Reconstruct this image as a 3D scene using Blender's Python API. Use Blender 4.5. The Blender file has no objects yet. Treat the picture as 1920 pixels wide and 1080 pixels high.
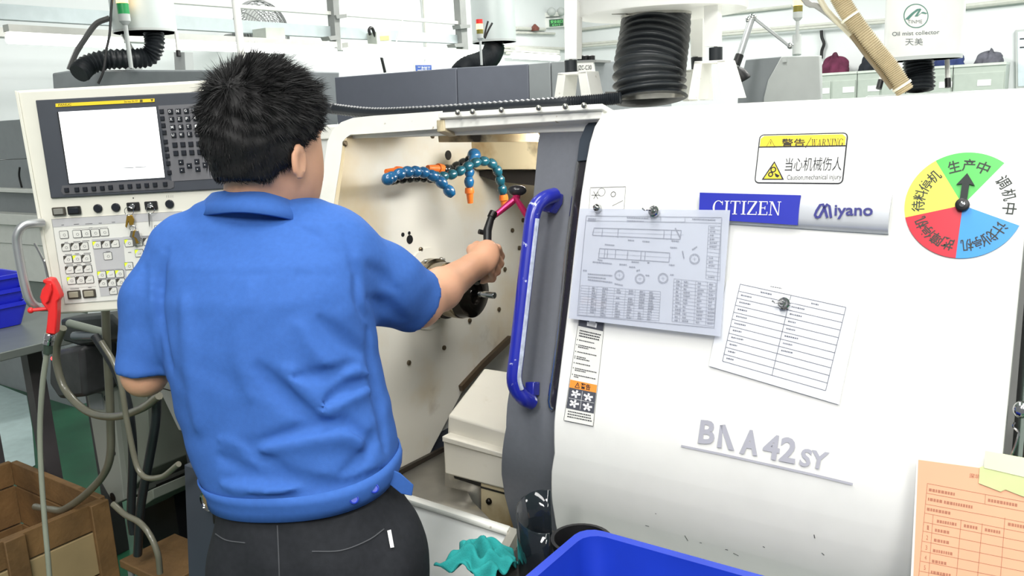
import bpy, bmesh, math, random
import numpy as np

random.seed(7)
rng = np.random.default_rng(7)
scene = bpy.context.scene
COL = scene.collection

# ------------------------------------------------------------------ camera
FPX = 1567.0
PITCH, ROLL = math.radians(11.855), -0.04718
CAM = np.array([0.0, 0.0, 1.60])
_f = np.array([0, math.cos(PITCH), -math.sin(PITCH)])
_r0 = np.array([1.0, 0, 0])
_u0 = np.cross(_r0, _f)
RT = math.cos(ROLL) * _r0 + math.sin(ROLL) * _u0
UP = -math.sin(ROLL) * _r0 + math.cos(ROLL) * _u0
FW = _f
cam_d = bpy.data.cameras.new('camera')
cam_d.sensor_width = 36.0
cam_d.lens = 36.0 * FPX / 1920.0
cam_d.clip_start = 0.02
cam_o = bpy.data.objects.new('camera', cam_d)
COL.objects.link(cam_o)
from mathutils import Matrix
cam_o.matrix_world = Matrix(((RT[0], UP[0], -FW[0], CAM[0]), (RT[1], UP[1], -FW[1], CAM[1]),
                             (RT[2], UP[2], -FW[2], CAM[2]), (0, 0, 0, 1)))
scene.camera = cam_o

# ------------------------------------------------------------------ world, lights, exposure
world = bpy.data.worlds.new('world')
scene.world = world
world.use_nodes = True
bg = world.node_tree.nodes['Background']
bg.inputs[0].default_value = (0.93, 0.97, 1.0, 1)
bg.inputs[1].default_value = 0.45
scene.view_settings.view_transform = 'Standard'
scene.view_settings.look = 'None'
scene.view_settings.gamma = 1.0
scene.view_settings.use_curve_mapping = False
scene.view_settings.exposure = -0.68

AZ = 0.61615
EX = np.array([math.cos(AZ), -math.sin(AZ), 0])      # to the right along the machine front
N = np.array([math.sin(AZ), math.cos(AZ), 0])        # into the machine
Z = np.array([0, 0, 1.0])


def area_light(name, loc, sx, sy, power, rotz, col=(1, 0.985, 0.95)):
    l = bpy.data.lights.new(name, 'AREA')
    l.shape = 'RECTANGLE'
    l.size, l.size_y = sx, sy
    l.energy = power
    l.color = col
    o = bpy.data.objects.new(name, l)
    COL.objects.link(o)
    o.location = loc
    o.rotation_euler = (0, 0, rotz)
    return o


# ceiling fluorescents along the hall; the two farthest behind the camera are added fill
for k, (a, b, e) in enumerate(((-3.4, 3.6, 120), (-0.9, 0.4, 130), (1.1, -0.4, 110), (0.4, -2.8, 330), (2.6, -2.4, 260), (-0.6, 4.4, 190), (2.6, 3.8, 190), (0.6, 7.2, 300), (3.6, 7.0, 300), (-3.8, 6.8, 320))):
    p = EX * a + N * b
    area_light('ceiling_and_fill_light', (p[0], p[1], 4.05), 0.5, 2.6, e, -AZ)


# ------------------------------------------------------------------ geometry helpers
def A(*a):
    return np.array(a, float)


def ray(px, py):
    return FW + (px - 960) / FPX * RT - (py - 540) / FPX * UP


def pt(px, py, d):
    return CAM + ray(px, py) * d


def norm(v):
    v = np.asarray(v, float)
    return v / (np.linalg.norm(v) + 1e-12)


class Pl:
    def __init__(s, o, ex, ev):
        s.o, s.ex, s.ev = np.asarray(o, float), norm(ex), norm(ev)
        s.en = np.cross(s.ex, s.ev)

    def at(s, px, py, w=0.0):
        r = ray(px, py)
        t = ((s.o + s.en * w - CAM) @ s.en) / (r @ s.en)
        return CAM + r * t

    def uv(s, px, py, w=0.0):
        p = s.at(px, py, w) - s.o
        return np.array([p @ s.ex, p @ s.ev])

    def P(s, u, v, w=0.0):
        return s.o + s.ex * u + s.ev * v + s.en * w


class MB:
    def __init__(s):
        s.v, s.f = [], []

    def add(s, vs, fs):
        b = len(s.v)
        s.v.extend([tuple(map(float, q)) for q in vs])
        s.f.extend([tuple(i + b for i in q) for q in fs])
        return s

    def prism(s, pts, vec):
        pts = [np.asarray(p, float) for p in pts]
        n = len(pts)
        vec = np.asarray(vec, float)
        s.add(pts + [p + vec for p in pts],
              [tuple(range(n)), tuple(range(2 * n - 1, n - 1, -1))] +
              [(i, (i + 1) % n, n + (i + 1) % n, n + i) for i in range(n)])
        return s

    def poly(s, pl, pix, w0, w1):
        """pixels unprojected on the plane at height w1, extruded back to w0"""
        s.prism([pl.at(x, y, w1) for x, y in pix], pl.en * (w0 - w1))
        return s

    def uvpoly(s, pl, uvs, w0, w1):
        s.prism([pl.P(u, v, w1) for u, v in uvs], pl.en * (w0 - w1))
        return s

    def flat(s, pts):
        s.add(pts, [tuple(range(len(pts)))])
        return s

    def box(s, c, hx, hy, hz):
        c, hx, hy, hz = map(lambda q: np.asarray(q, float), (c, hx, hy, hz))
        vs = [c + a * hx + b * hy + d * hz for a in (-1, 1) for b in (-1, 1) for d in (-1, 1)]
        s.add(vs, [(0, 1, 3, 2), (4, 6, 7, 5), (0, 4, 5, 1), (2, 3, 7, 6), (0, 2, 6, 4), (1, 5, 7, 3)])
        return s

    def tube(s, path, r, n=10, closed=False, flat=None):
        P = [np.asarray(p, float) for p in path]
        m = len(P)
        rs = [r] * m if np.isscalar(r) else list(r)
        T = []
        for i in range(m):
            a = P[(i - 1) % m] if (i > 0 or closed) else P[i]
            b = P[(i + 1) % m] if (i < m - 1 or closed) else P[i]
            T.append(norm(b - a))
        ref = A(0, 0, 1) if abs(T[0][2]) < 0.9 else A(1, 0, 0)
        u = norm(np.cross(T[0], ref))
        vs = []
        for i in range(m):
            u = norm(u - T[i] * (u @ T[i]))
            w = np.cross(T[i], u)
            for k in range(n):
                a = 2 * math.pi * k / n
                vs.append(P[i] + rs[i] * (u * math.cos(a) + w * math.sin(a)))
        fs = []
        for i in range(m - (0 if closed else 1)):
            j = (i + 1) % m
            for k in range(n):
                fs.append((i * n + k, i * n + (k + 1) % n, j * n + (k + 1) % n, j * n + k))
        if not closed:
            fs.append(tuple(range(n - 1, -1, -1)))
            fs.append(tuple((m - 1) * n + k for k in range(n)))
        s.add(vs, fs)
        return s

    def lathe(s, o, axis, prof, n=32):
        """prof: list of (t along axis, radius)"""
        axis = norm(axis)
        ref = A(0, 0, 1) if abs(axis[2]) < 0.9 else A(1, 0, 0)
        u = norm(np.cross(axis, ref))
        w = np.cross(axis, u)
        o = np.asarray(o, float)
        vs, fs = [], []
        for t, r in prof:
            for k in range(n):
                a = 2 * math.pi * k / n
                vs.append(o + axis * t + max(r, 1e-5) * (u * math.cos(a) + w * math.sin(a)))
        for i in range(len(prof) - 1):
            for k in range(n):
                fs.append((i * n + k, i * n + (k + 1) % n, (i + 1) * n + (k + 1) % n, (i + 1) * n + k))
        fs.append(tuple(range(n - 1, -1, -1)))
        fs.append(tuple((len(prof) - 1) * n + k for k in range(n)))
        s.add(vs, fs)
        return s

    def ball(s, c, r, ax=None, n=12, m=8):
        c = np.asarray(c, float)
        r = (r, r, r) if np.isscalar(r) else r
        X, Y, W = ax if ax is not None else (A(1, 0, 0), A(0, 1, 0), Z)
        vs = [c + W * r[2]]
        for i in range(1, m):
            t = math.pi * i / m
            for k in range(n):
                a = 2 * math.pi * k / n
                vs.append(c + X * r[0] * math.sin(t) * math.cos(a) + Y * r[1] * math.sin(t) * math.sin(a) + W * r[2] * math.cos(t))
        vs.append(c - W * r[2])
        fs = []
        for k in range(n):
            fs.append((0, 1 + k, 1 + (k + 1) % n))
            e = 1 + (m - 2) * n
            fs.append((len(vs) - 1, e + (k + 1) % n, e + k))
        for i in range(m - 2):
            for k in range(n):
                a = 1 + i * n
                fs.append((a + k, a + n + k, a + n + (k + 1) % n, a + (k + 1) % n))
        s.add(vs, fs)
        return s

    def grid(s, rows, closed=False):
        h, w = len(rows), len(rows[0])
        vs = [p for r in rows for p in r]
        fs = []
        for i in range(h - 1):
            for k in range(w if closed else w - 1):
                j = (k + 1) % w
                fs.append((i * w + k, i * w + j, (i + 1) * w + j, (i + 1) * w + k))
        s.add(vs, fs)
        return s

    def build(s, name, m, parent=None, bevel=0, angle=38, weld=0, solid=0, recalc=True, subsurf=0):
        off = np.zeros(3)
        if parent is not None:
            off = np.array(parent.get('_o', (0, 0, 0)))
        me = bpy.data.meshes.new(name)
        vv = np.array(s.v, float).reshape(-1, 3) - off
        me.from_pydata(vv.tolist(), [], s.f)
        bm = bmesh.new()
        bm.from_mesh(me)
        if weld:
            bmesh.ops.remove_doubles(bm, verts=bm.verts, dist=weld)
        if recalc:
            bmesh.ops.recalc_face_normals(bm, faces=bm.faces)
        bm.to_mesh(me)
        bm.free()
        return link_mesh(name, me, m, parent, off, bevel, angle, solid, subsurf)


def link_mesh(name, me, m, parent=None, off=(0, 0, 0), bevel=0, angle=38, solid=0, subsurf=0):
    me.materials.append(m)
    me.shade_smooth()
    me.set_sharp_from_angle(angle=math.radians(angle))
    o = bpy.data.objects.new(name, me)
    COL.objects.link(o)
    if parent is not None:
        o.parent = parent
        o['_o'] = [float(q) for q in off]
    if solid:
        md = o.modifiers.new('thickness', 'SOLIDIFY')
        md.thickness = solid
        md.offset = 0
    if subsurf:
        md = o.modifiers.new('smooth', 'SUBSURF')
        md.levels = md.render_levels = subsurf
    if bevel:
        md = o.modifiers.new('edge', 'BEVEL')
        md.width = bevel
        md.segments = 2
        md.limit_method = 'ANGLE'
        md.angle_limit = math.radians(40)
        md.harden_normals = False
    return o


def tag(o, label, cat, group=None):
    o['label'] = label
    o['category'] = cat
    if group:
        o['group'] = group
    return o


def thing(name, label, cat, loc=(0, 0, 0), group=None):
    o = bpy.data.objects.new(name, None)
    o.empty_display_size = 0.05
    COL.objects.link(o)
    o.location = tuple(map(float, loc))
    o['_o'] = [float(q) for q in loc]
    return tag(o, label, cat, group)


def struct(o):
    o['kind'] = 'structure'
    return o


# ------------------------------------------------------------------ materials
def lin(c):
    c = c / 255.0
    return c / 12.92 if c <= 0.04045 else ((c + 0.055) / 1.055) ** 2.4


def rgb(c):
    return tuple(lin(q) for q in c) + (1,)


_m = {}


def mat(name, col, rough=0.5, metal=0.0, var=0.05, scale=18.0, bump=0.0, bscale=60.0, emit=0.0, trans=0.0, alpha=1.0, coat=0.0,
        stain=None, spec=0.5, sss=0.0, detail=4.0):
    if name in _m:
        return _m[name]
    m = bpy.data.materials.new(name)
    m.use_nodes = True
    nt = m.node_tree
    b = nt.nodes['Principled BSDF']
    tc = nt.nodes.new('ShaderNodeTexCoord')
    nz = nt.nodes.new('ShaderNodeTexNoise')
    nz.inputs['Scale'].default_value = scale
    nz.inputs['Detail'].default_value = detail
    nt.links.new(tc.outputs['Object'], nz.inputs['Vector'])
    cr = nt.nodes.new('ShaderNodeValToRGB')
    c = rgb(col)
    cr.color_ramp.elements[0].position = 0.3
    cr.color_ramp.elements[1].position = 0.7
    cr.color_ramp.elements[0].color = tuple(max(0, q * (1 - var)) for q in c[:3]) + (1,)
    cr.color_ramp.elements[1].color = tuple(min(1, q * (1 + var)) for q in c[:3]) + (1,)
    nt.links.new(nz.outputs['Fac'], cr.inputs['Fac'])
    out = cr.outputs['Color']
    if stain:
        for (scol, ssc, lo, hi) in stain:
            n2 = nt.nodes.new('ShaderNodeTexNoise')
            n2.inputs['Scale'].default_value = ssc
            n2.inputs['Detail'].default_value = 6
            nt.links.new(tc.outputs['Object'], n2.inputs['Vector'])
            mr = nt.nodes.new('ShaderNodeMapRange')
            mr.inputs['From Min'].default_value = lo
            mr.inputs['From Max'].default_value = hi
            nt.links.new(n2.outputs['Fac'], mr.inputs['Value'])
            mx = nt.nodes.new('ShaderNodeMix')
            mx.data_type = 'RGBA'
            nt.links.new(mr.outputs['Result'], mx.inputs['Factor'])
            nt.links.new(out, mx.inputs['A'])
            mx.inputs['B'].default_value = rgb(scol)
            out = mx.outputs['Result']
    nt.links.new(out, b.inputs['Base Color'])
    b.inputs['Roughness'].default_value = rough
    b.inputs['Metallic'].default_value = metal
    b.inputs['Specular IOR Level'].default_value = spec
    if coat:
        b.inputs['Coat Weight'].default_value = coat
        b.inputs['Coat Roughness'].default_value = 0.08
    if trans:
        b.inputs['Transmission Weight'].default_value = trans
    if alpha < 1:
        b.inputs['Alpha'].default_value = alpha
    if sss:
        b.inputs['Subsurface Weight'].default_value = sss
        b.inputs['Subsurface Radius'].default_value = (0.012, 0.005, 0.003)
        b.inputs['Subsurface Scale'].default_value = 1.0
    if emit:
        nt.links.new(out, b.inputs['Emission Color'])
        b.inputs['Emission Strength'].default_value = emit
    if bump:
        bn = nt.nodes.new('ShaderNodeTexNoise')
        bn.inputs['Scale'].default_value = bscale
        bn.inputs['Detail'].default_value = 5
        nt.links.new(tc.outputs['Object'], bn.inputs['Vector'])
        bp = nt.nodes.new('ShaderNodeBump')
        bp.inputs['Strength'].default_value = bump
        bp.inputs['Distance'].default_value = 0.01
        nt.links.new(bn.outputs['Fac'], bp.inputs['Height'])
        nt.links.new(bp.outputs['Normal'], b.inputs['Normal'])
    _m[name] = m
    return m


WHITE = mat('white_enamel', (236, 236, 232), 0.32, var=0.02, coat=0.2)
WHITE2 = mat('white_frame_paint', (226, 226, 220), 0.4, var=0.03, stain=[((150, 135, 105), 55, 0.70, 0.78)])
CREAM = mat('panel_cream_paint', (222, 220, 208), 0.45, var=0.02)
DARK = mat('dark_grey_bezel', (62, 66, 74), 0.5, var=0.06)
KEYM = mat('key_black', (24, 28, 36), 0.35, var=0.1)
BLACK = mat('black_plastic', (18, 18, 20), 0.45, var=0.1)
RUBBER = mat('black_rubber', (34, 38, 42), 0.42, var=0.12, bump=0.1)
STEEL = mat('brushed_steel', (170, 168, 162), 0.28, 1.0, var=0.08, scale=60)
CHROME = mat('chrome', (200, 200, 200), 0.12, 1.0, var=0.02)
ALU = mat('satin_aluminium', (196, 198, 200), 0.38, 0.85, var=0.04)
GREYP = mat('machine_grey_paint', (104, 108, 118), 0.5, var=0.03)
INK = mat('print_ink', (34, 34, 40), 0.6, var=0.05)
WINK = mat('print_white', (235, 235, 235), 0.6, var=0.02)


# ------------------------------------------------------------------ lettering
_tx = {}


def text_mesh(body, bold=0.0):
    k = (body, bold)
    if k not in _tx:
        cu = bpy.data.curves.new('t', 'FONT')
        cu.body = body
        cu.resolution_u = 3
        cu.offset = bold
        o = bpy.data.objects.new('t', cu)
        me = bpy.data.meshes.new_from_object(o)
        v = np.array([q.co[:2] for q in me.vertices]).reshape(-1, 2)
        f = [tuple(p.vertices) for p in me.polygons]
        bpy.data.objects.remove(o)
        bpy.data.curves.remove(cu)
        bpy.data.meshes.remove(me)
        mn, mx = v.min(0), v.max(0)
        _tx[k] = ((v - mn) / np.maximum(mx - mn, 1e-6), f)
    return _tx[k]


def text_to(mb, body, fn, bold=0.0):
    v, f = text_mesh(body, bold)
    mb.add([fn(a, b) for a, b in v], f)


def text_px(mb, pl, body, bl, br, tl, w, bold=0.0):
    a, b, c = pl.uv(*bl, w), pl.uv(*br, w), pl.uv(*tl, w)
    text_to(mb, body, lambda s, t: pl.P(*(a + (b - a) * s + (c - a) * t), w), bold)


def text_uv(mb, pl, body, c, right, up, w, bold=0.0):
    """centre, half right vector and half up vector in plane uv"""
    c, right, up = map(lambda q: np.asarray(q, float), (c, right, up))
    text_to(mb, body, lambda s, t: pl.P(*(c + right * (2 * s - 1) + up * (2 * t - 1)), w), bold)


def stroke(mb, pl, pix, wpx, w, closed=False):
    """flat ribbon along a pixel polyline on a plane, width in uv metres"""
    uv = [pl.uv(x, y, w) for x, y in pix]
    stroke_uv(mb, pl, uv, wpx, w, closed)


def stroke_uv(mb, pl, uv, wd, w, closed=False):
    m = len(uv)
    L, Rr = [], []
    for i in range(m):
        a = uv[i - 1] if (i > 0 or closed) else uv[i]
        b = uv[(i + 1) % m] if (i < m - 1 or closed) else uv[i]
        d = norm(np.asarray(b) - np.asarray(a))
        nn = A(-d[1], d[0]) * wd / 2
        L.append(pl.P(*(uv[i] + nn), w))
        Rr.append(pl.P(*(uv[i] - nn), w))
    fs = [(i, (i + 1) % m, m + (i + 1) % m, m + i) for i in range(m - (0 if closed else 1))]
    mb.add(L + Rr, fs)


def circ(c, r, n=24, a0=0, a1=2 * math.pi):
    return [np.asarray(c) + r * A(math.cos(a0 + (a1 - a0) * i / n), math.sin(a0 + (a1 - a0) * i / n)) for i in range(n + (0 if abs(a1 - a0 - 2 * math.pi) < 1e-6 else 1))]


def rrect(u0, v0, u1, v1, r, n=4):
    out = []
    for cx, cy, s in ((u1 - r, v1 - r, 0), (u0 + r, v1 - r, 1), (u0 + r, v0 + r, 2), (u1 - r, v0 + r, 3)):
        for i in range(n + 1):
            a = math.pi / 2 * (s + i / n)
            out.append(A(cx + r * math.cos(a), cy + r * math.sin(a)))
    return out


# serif capitals drawn as convex strokes in a unit box
def _bar(a, b, wd):
    a, b = A(*a), A(*b)
    h = wd / 2
    if abs(a[0] - b[0]) > abs(a[1] - b[1]) * 3:
        return [a + (0, -h), b + (0, -h), b + (0, h), a + (0, h)]
    return [a + (-h, 0), a + (h, 0), b + (h, 0), b + (-h, 0)]


def _srf(x, y, half, up=True):
    return _bar((x - half, y + (0.025 if up else -0.025)), (x + half, y + (0.025 if up else -0.025)), 0.05)


def _arc(cx, cy, rx, ry, a0, a1, tk, n=14):
    out = []
    for i in range(n):
        q = []
        for j in (i, i + 1):
            a = math.radians(a0 + (a1 - a0) * j / n)
            t = tk * (0.3 + 0.7 * abs(math.cos(a)))
            q.append((A(cx + rx * math.cos(a), cy + ry * math.sin(a)), A(cx + (rx - t) * math.cos(a), cy + (ry - 0.05 - 0.0 * t) * math.sin(a))))
        out.append([q[0][0], q[1][0], q[1][1], q[0][1]])
    return out


SERIF = {
    'I': (0.42, [_bar((.21, 0), (.21, 1), .15), _srf(.21, 0, .2), _srf(.21, 1, .2, False)]),
    'T': (0.86, [_bar((.43, 0), (.43, 1), .15), _srf(.43, 0, .2), _bar((0.02, .97), (.84, .97), .055), _bar((.04, .78), (.04, 1), .05), _bar((.82, .78), (.82, 1), .05)]),
    'Z': (0.82, [_bar((.04, .97), (.8, .97), .055), _bar((.02, .03), (.8, .03), .055), [A(.02, .05), A(.2, .05), A(.8, .95), A(.62, .95)], _bar((.06, .78), (.06, 1), .05), _bar((.78, 0), (.78, .24), .05)]),
    'E': (0.8, [_bar((.2, 0), (.2, 1), .15), _bar((.02, .97), (.74, .97), .055), _bar((.02, .03), (.77, .03), .055), _bar((.2, .52), (.56, .52), .05), _bar((.72, .78), (.72, 1), .05), _bar((.75, 0), (.75, .25), .05), _bar((.56, .4), (.56, .64), .05)]),
    'N': (0.95, [_bar((.15, 0), (.15, 1), .055), _bar((.8, 0), (.8, 1), .055), [A(.1, 1), A(.27, 1), A(.83, 0), A(.74, 0)], _srf(.15, 0, .14), _srf(.1, 1, .1, False), _srf(.8, 1, .14, False)]),
    'C': (0.92, _arc(.48, .5, .46, .52, 42, 318, .16) + [_bar((.83, .68), (.83, .98), .05), _bar((.83, .04), (.83, .28), .045)]),
    'W': (1.25, [[A(.08, 1), A(.24, 1), A(.44, 0), A(.36, 0)], [A(.38, 0), A(.43, 0), A(.66, .9), A(.61, .9)], [A(.55, 1), A(.71, 1), A(.9, 0), A(.82, 0)], [A(.84, 0), A(.89, 0), A(1.15, 1), A(1.1, 1)], _srf(.16, 1, .15, False), _srf(.62, 1, .14, False), _srf(1.12, 1, .13, False)]),
    'A': (0.95, [[A(.1, 0), A(.15, 0), A(.5, 1), A(.44, 1)], [A(.68, 0), A(.86, 0), A(.52, 1), A(.43, 1)], _bar((.22, .33), (.72, .33), .05), _srf(.12, 0, .13), _srf(.77, 0, .16)]),
    'R': (0.92, [_bar((.2, 0), (.2, 1), .15), _srf(.2, 0, .2), _bar((.02, .97), (.45, .97), .05), _bar((.2, .5), (.45, .5), .05), [A(.4, .5), A(.55, .5), A(.9, 0), A(.73, 0)]] + _arc(.42, .735, .3, .26, -90, 90, .15, 8) + [_srf(.82, 0, .1)]),
    'G': (0.98, _arc(.48, .5, .46, .52, 42, 330, .16) + [_bar((.83, .68), (.83, .98), .05), _bar((.84, .05), (.84, .42), .14), _srf(.8, .4, .18)]),
}


def serif_px(mb, pl, word, bl, br, tl, w, gap=0.08):
    a, b, c = pl.uv(*bl, w), pl.uv(*br, w), pl.uv(*tl, w)
    tot = sum(SERIF[ch][0] for ch in word) + gap * (len(word) - 1)
    x = 0
    for ch in word:
        wd, ps = SERIF[ch]
        for p in ps:
            mb.flat([pl.P(*(a + (b - a) * ((x + q[0]) / tot) + (c - a) * q[1]), w) for q in p])
        x += wd + gap


def px_quad(pl, pix, w=0.0):
    return [pl.at(x, y, w) for x, y in pix]


def ribbed(path_fn, n_rib, r, dr, sub=4, n=20):
    """corrugated hose: path_fn(t) 0..1"""
    m = n_rib * sub
    P = [path_fn(i / m) for i in range(m + 1)]
    R = [r + dr * math.sin(2 * math.pi * (i % sub) / sub) for i in range(m + 1)]
    return P, R


def spline(pts, n=40):
    """Catmull-Rom through points"""
    P = [np.asarray(p, float) for p in pts]
    P = [2 * P[0] - P[1]] + P + [2 * P[-1] - P[-2]]
    out = []
    seg = len(P) - 3
    for i in range(n + 1):
        t = i / n * seg
        k = min(int(t), seg - 1)
        t -= k
        p0, p1, p2, p3 = P[k:k + 4]
        out.append(0.5 * ((2 * p1) + (-p0 + p2) * t + (2 * p0 - 5 * p1 + 4 * p2 - p3) * t * t + (-p0 + 3 * p1 - 3 * p2 + p3) * t ** 3))
    return out

# ================================================================== planes of the place
LEAN = 0.2915
F = Pl(pt(600, 250, 2.15), EX, N * math.sin(LEAN) + Z * math.cos(LEAN))     # leaning front of the machine
VB = F.uv(1030, 850)[1]                                                      # bend line of the front
F2 = Pl(F.P(0, VB), EX, Z * math.cos(0.30) - N * math.sin(0.30))            # undercut lower front
VT = F.uv(1300, 196)[1]                                                      # top edge
S = Pl(F.at(640, 330), N, Z)                                                 # spindle wall, faces right
WL = Pl(EX * -5.95 + Z * 1.5, N, Z)                                          # left wall of the hall
WB = Pl(N * 10.2 + Z * 1.5, EX, Z)                                            # back wall of the hall
RK = Pl(EX * -4.9 + Z * 1.5, N, Z)                                           # overhead rack plane


def us(px, py, w=0.0):
    u, v = F.uv(px, py, w)
    if v >= VB:
        return A(u, v - VB)
    return F2.uv(px, py, w)


def surf(u, s, w=0.0, r=0.11):
    def q(t):
        return F.P(u, VB + t, w) if t >= 0 else F2.P(u, t, w)
    if abs(s) < r:
        t = (r - s) / (2 * r)
        return (1 - t) ** 2 * q(r) + 2 * t * (1 - t) * (F.P(u, VB, w) * 0.5 + F2.P(u, 0, w) * 0.5) + t * t * q(-r)
    return q(s)


def sat(px, py, w=0.0):
    return surf(*us(px, py, w), w)


# ================================================================== the hall
m_floor = mat('green_epoxy_floor', (34, 88, 62), 0.35, var=0.25, scale=3, stain=[((28, 52, 44), 1.3, 0.5, 0.75)])
m_wall = mat('white_wall_paint', (226, 229, 230), 0.8, var=0.02, scale=2)
m_ceil = mat('white_ceiling_paint', (228, 229, 228), 0.85, var=0.02)
fl = MB().box(EX * 1.0 + N * 4.2 - Z * 0.0505, EX * 7.2, N * 6.2, Z * 0.05).build('floor', m_floor)
struct(fl)
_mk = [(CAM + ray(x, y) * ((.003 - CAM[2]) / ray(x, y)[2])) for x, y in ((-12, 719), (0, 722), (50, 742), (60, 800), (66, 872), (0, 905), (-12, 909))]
MB().flat(_mk).build('pale_floor_zone', mat('pale_floor_colour', (176, 196, 196), .35, var=.08), fl)  # flat pale zone just above the green floor
struct(MB().box(EX * -6.05 + N * 4.2 + Z * 2.2, EX * 0.1, N * 6.2, Z * 2.2).build('wall_left', m_wall))
struct(MB().box(EX * 1.025 + N * 10.3 + Z * 2.2, EX * 6.97, N * 0.1, Z * 2.199).build('wall_back', m_wall))
struct(MB().box(EX * 1.0 + N * 4.2 + Z * 4.4505, EX * 7.2, N * 6.2, Z * 0.05).build('ceiling', m_ceil))

# ================================================================== the lathe
base_loc = F.P(0.6, 0) + N * 0.5
base_loc[2] = 0
LT = thing('cnc_lathe', 'large white turning machine with open sliding door behind the man', 'machine', base_loc)
UL = us(285, 745)[0]
UR = F.uv(1905, 620)[0]
m_side = mat('machine_light_grey_paint', (196, 198, 196), 0.45, var=0.03)
m_base = mat('machine_base_dark_blue_grey', (64, 70, 82), 0.5, var=0.06, scale=6)
m_door = mat('door_slate_grey_paint', (104, 107, 114), 0.5, var=0.04, scale=90, detail=8)
m_plate = mat('oil_stained_chamber_plate', (226, 223, 212), 0.33, var=0.03, scale=3,
              stain=[((208, 184, 134), 2.3, 0.50, 0.72), ((120, 96, 62), 5.0, 0.66, 0.85)])
m_yel = mat('oil_yellowed_cover', (206, 192, 158), 0.4, var=0.06, scale=6, stain=[((150, 118, 70), 6, 0.48, 0.68), ((36, 30, 26), 7, 0.56, 0.68)])


def skin(left_px, u_right, s_top, s_bot, w, n=46, w_back=None, right_px=None):
    """curved sheet: left edge follows a pixel curve on the bent front, right edge at u_right"""
    L = np.array([us(x, y, w) for x, y in left_px])
    o = np.argsort(L[:, 1])
    ss = sorted(set(list(np.linspace(s_bot, s_top, n)) + list(L[:, 1][(L[:, 1] > s_bot) & (L[:, 1] < s_top)])), reverse=True)
    rows = []
    for s in ss:
        ul = float(np.interp(s, L[o, 1], L[o, 0]))
        rows.append([surf(ul + (u_right - ul) * k / 6, s, w) for k in range(7)])
    return rows


def sheet(rows, thick, back):
    """closed slab from a grid"""
    mb = MB()
    h, wd = len(rows), len(rows[0])
    b = [[p + back * thick for p in r] for r in rows]
    vs = [p for r in rows for p in r] + [p for r in b for p in r]
    n = h * wd
    fs = []
    for i in range(h - 1):
        for k in range(wd - 1):
            q = (i * wd + k, i * wd + k + 1, (i + 1) * wd + k + 1, (i + 1) * wd + k)
            fs.append(q)
            fs.append(tuple(n + j for j in reversed(q)))
    ed = [i for i in range(wd)] + [i * wd + wd - 1 for i in range(1, h)] + [(h - 1) * wd + k for k in range(wd - 2, -1, -1)] + [i * wd for i in range(h - 2, 0, -1)]
    for i in range(len(ed)):
        a, c = ed[i], ed[(i + 1) % len(ed)]
        fs.append((a, n + a, n + c, c))
    mb.add(vs, fs)
    return mb


S_TOP = VT - VB
white_left = [(1185, 203), (1160, 204), (1141, 208), (1126, 219), (1114, 238), (1105, 268), (1098, 305), (1088, 370), (1077, 460), (1066, 560), (1055, 650),
              (1045, 730), (1037, 790), (1031, 850), (1030, 890), (1034, 940), (1041, 985), (1056, 1050), (1075, 1120), (1100, 1200)]
rows = skin(white_left, UR, us(1185, 203, 0.02)[1], -0.34, 0.02)
sheet(rows, 0.035, N).build('front_cover', WHITE, LT, angle=30, bevel=0.006)
grey_left = [(1050, 219), (1034, 221), (1022, 227), (1014, 240), (1009, 262), (1003, 330), (995, 420), (985, 520), (975, 610), (962, 690), (950, 760), (943, 810),
             (939, 850), (940, 890), (946, 930), (958, 975), (978, 1040), (1000, 1100)]
u_g = F.uv(1170, 420)[0]
rows = skin(grey_left, u_g, us(1050, 219, -0.025)[1], -0.28, -0.025)
door = sheet(rows, 0.03, N).build('sliding_door', m_door, LT, angle=30, bevel=0.006)
m_glass = mat('dark_tinted_window', (42, 40, 44), 0.08, var=0.1, coat=0.6)
strip_l = [(1084, 303), (1074, 380), (1063, 470), (1054, 560), (1045, 640), (1035, 715), (1030, 752), (1032, 764), (1037, 768)]
strip_r = [(1099, 303), (1089, 380), (1079, 470), (1068, 560), (1058, 640), (1046, 730), (1043, 755), (1041, 764), (1038, 768)]
g = MB()
g.grid([[F.at(*a, -0.018), F.at(*b, -0.018)] for a, b in zip(strip_l, strip_r)])
g.build('door_window', m_glass, door)
g = MB()
g.tube([F.at(*a, -0.018) for a in strip_l], 0.004, 8)
g.build('window_trim', CHROME, door)
g = MB().poly(F, [(1082, 302), (1087, 262), (1098, 236), (1114, 220), (1122, 222), (1110, 250), (1103, 300)], -0.024, -0.012)
g.build('door_corner_patch', mat('dark_navy_patch', (52, 60, 70), 0.4), door)  # dark navy patch above the window strip
# blue handle
m_hand = mat('worn_blue_handle_paint', (34, 42, 156), 0.28, var=0.08, scale=30, coat=0.4, stain=[((200, 205, 225), 42, 0.66, 0.70)])
hp = [(1040, 366, 0.0), (1022, 372, .03), (1006, 386, .05), (998, 410, .055), (992, 460, .055), (984, 530, .055), (976, 600, .055), (968, 670, .055), (964, 708, .052), (969, 730, .042), (982, 746, .025), (996, 754, 0.0)]
hd = MB().tube(spline([F.at(x, y, w) for x, y, w in hp], 44), 0.0160, 12).build('door_handle', m_hand, door)
for q in ([(1018, 366), (1046, 360), (1044, 378), (1032, 398), (1016, 396)], [(984, 716), (1001, 716), (1000, 742), (984, 742)]):
    MB().poly(F, q, -0.022, 0.002).build('handle_mount', m_hand, hd, bevel=0.002)
MB().tube(spline([F.at(x + 9, y, w + .004) for x, y, w in hp[3:10]], 30), 0.0052, 6).build('handle_wear_strip', mat('bare_worn_metal', (196, 204, 222), 0.35, 0.3, var=0.2, scale=80), hd)

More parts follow.
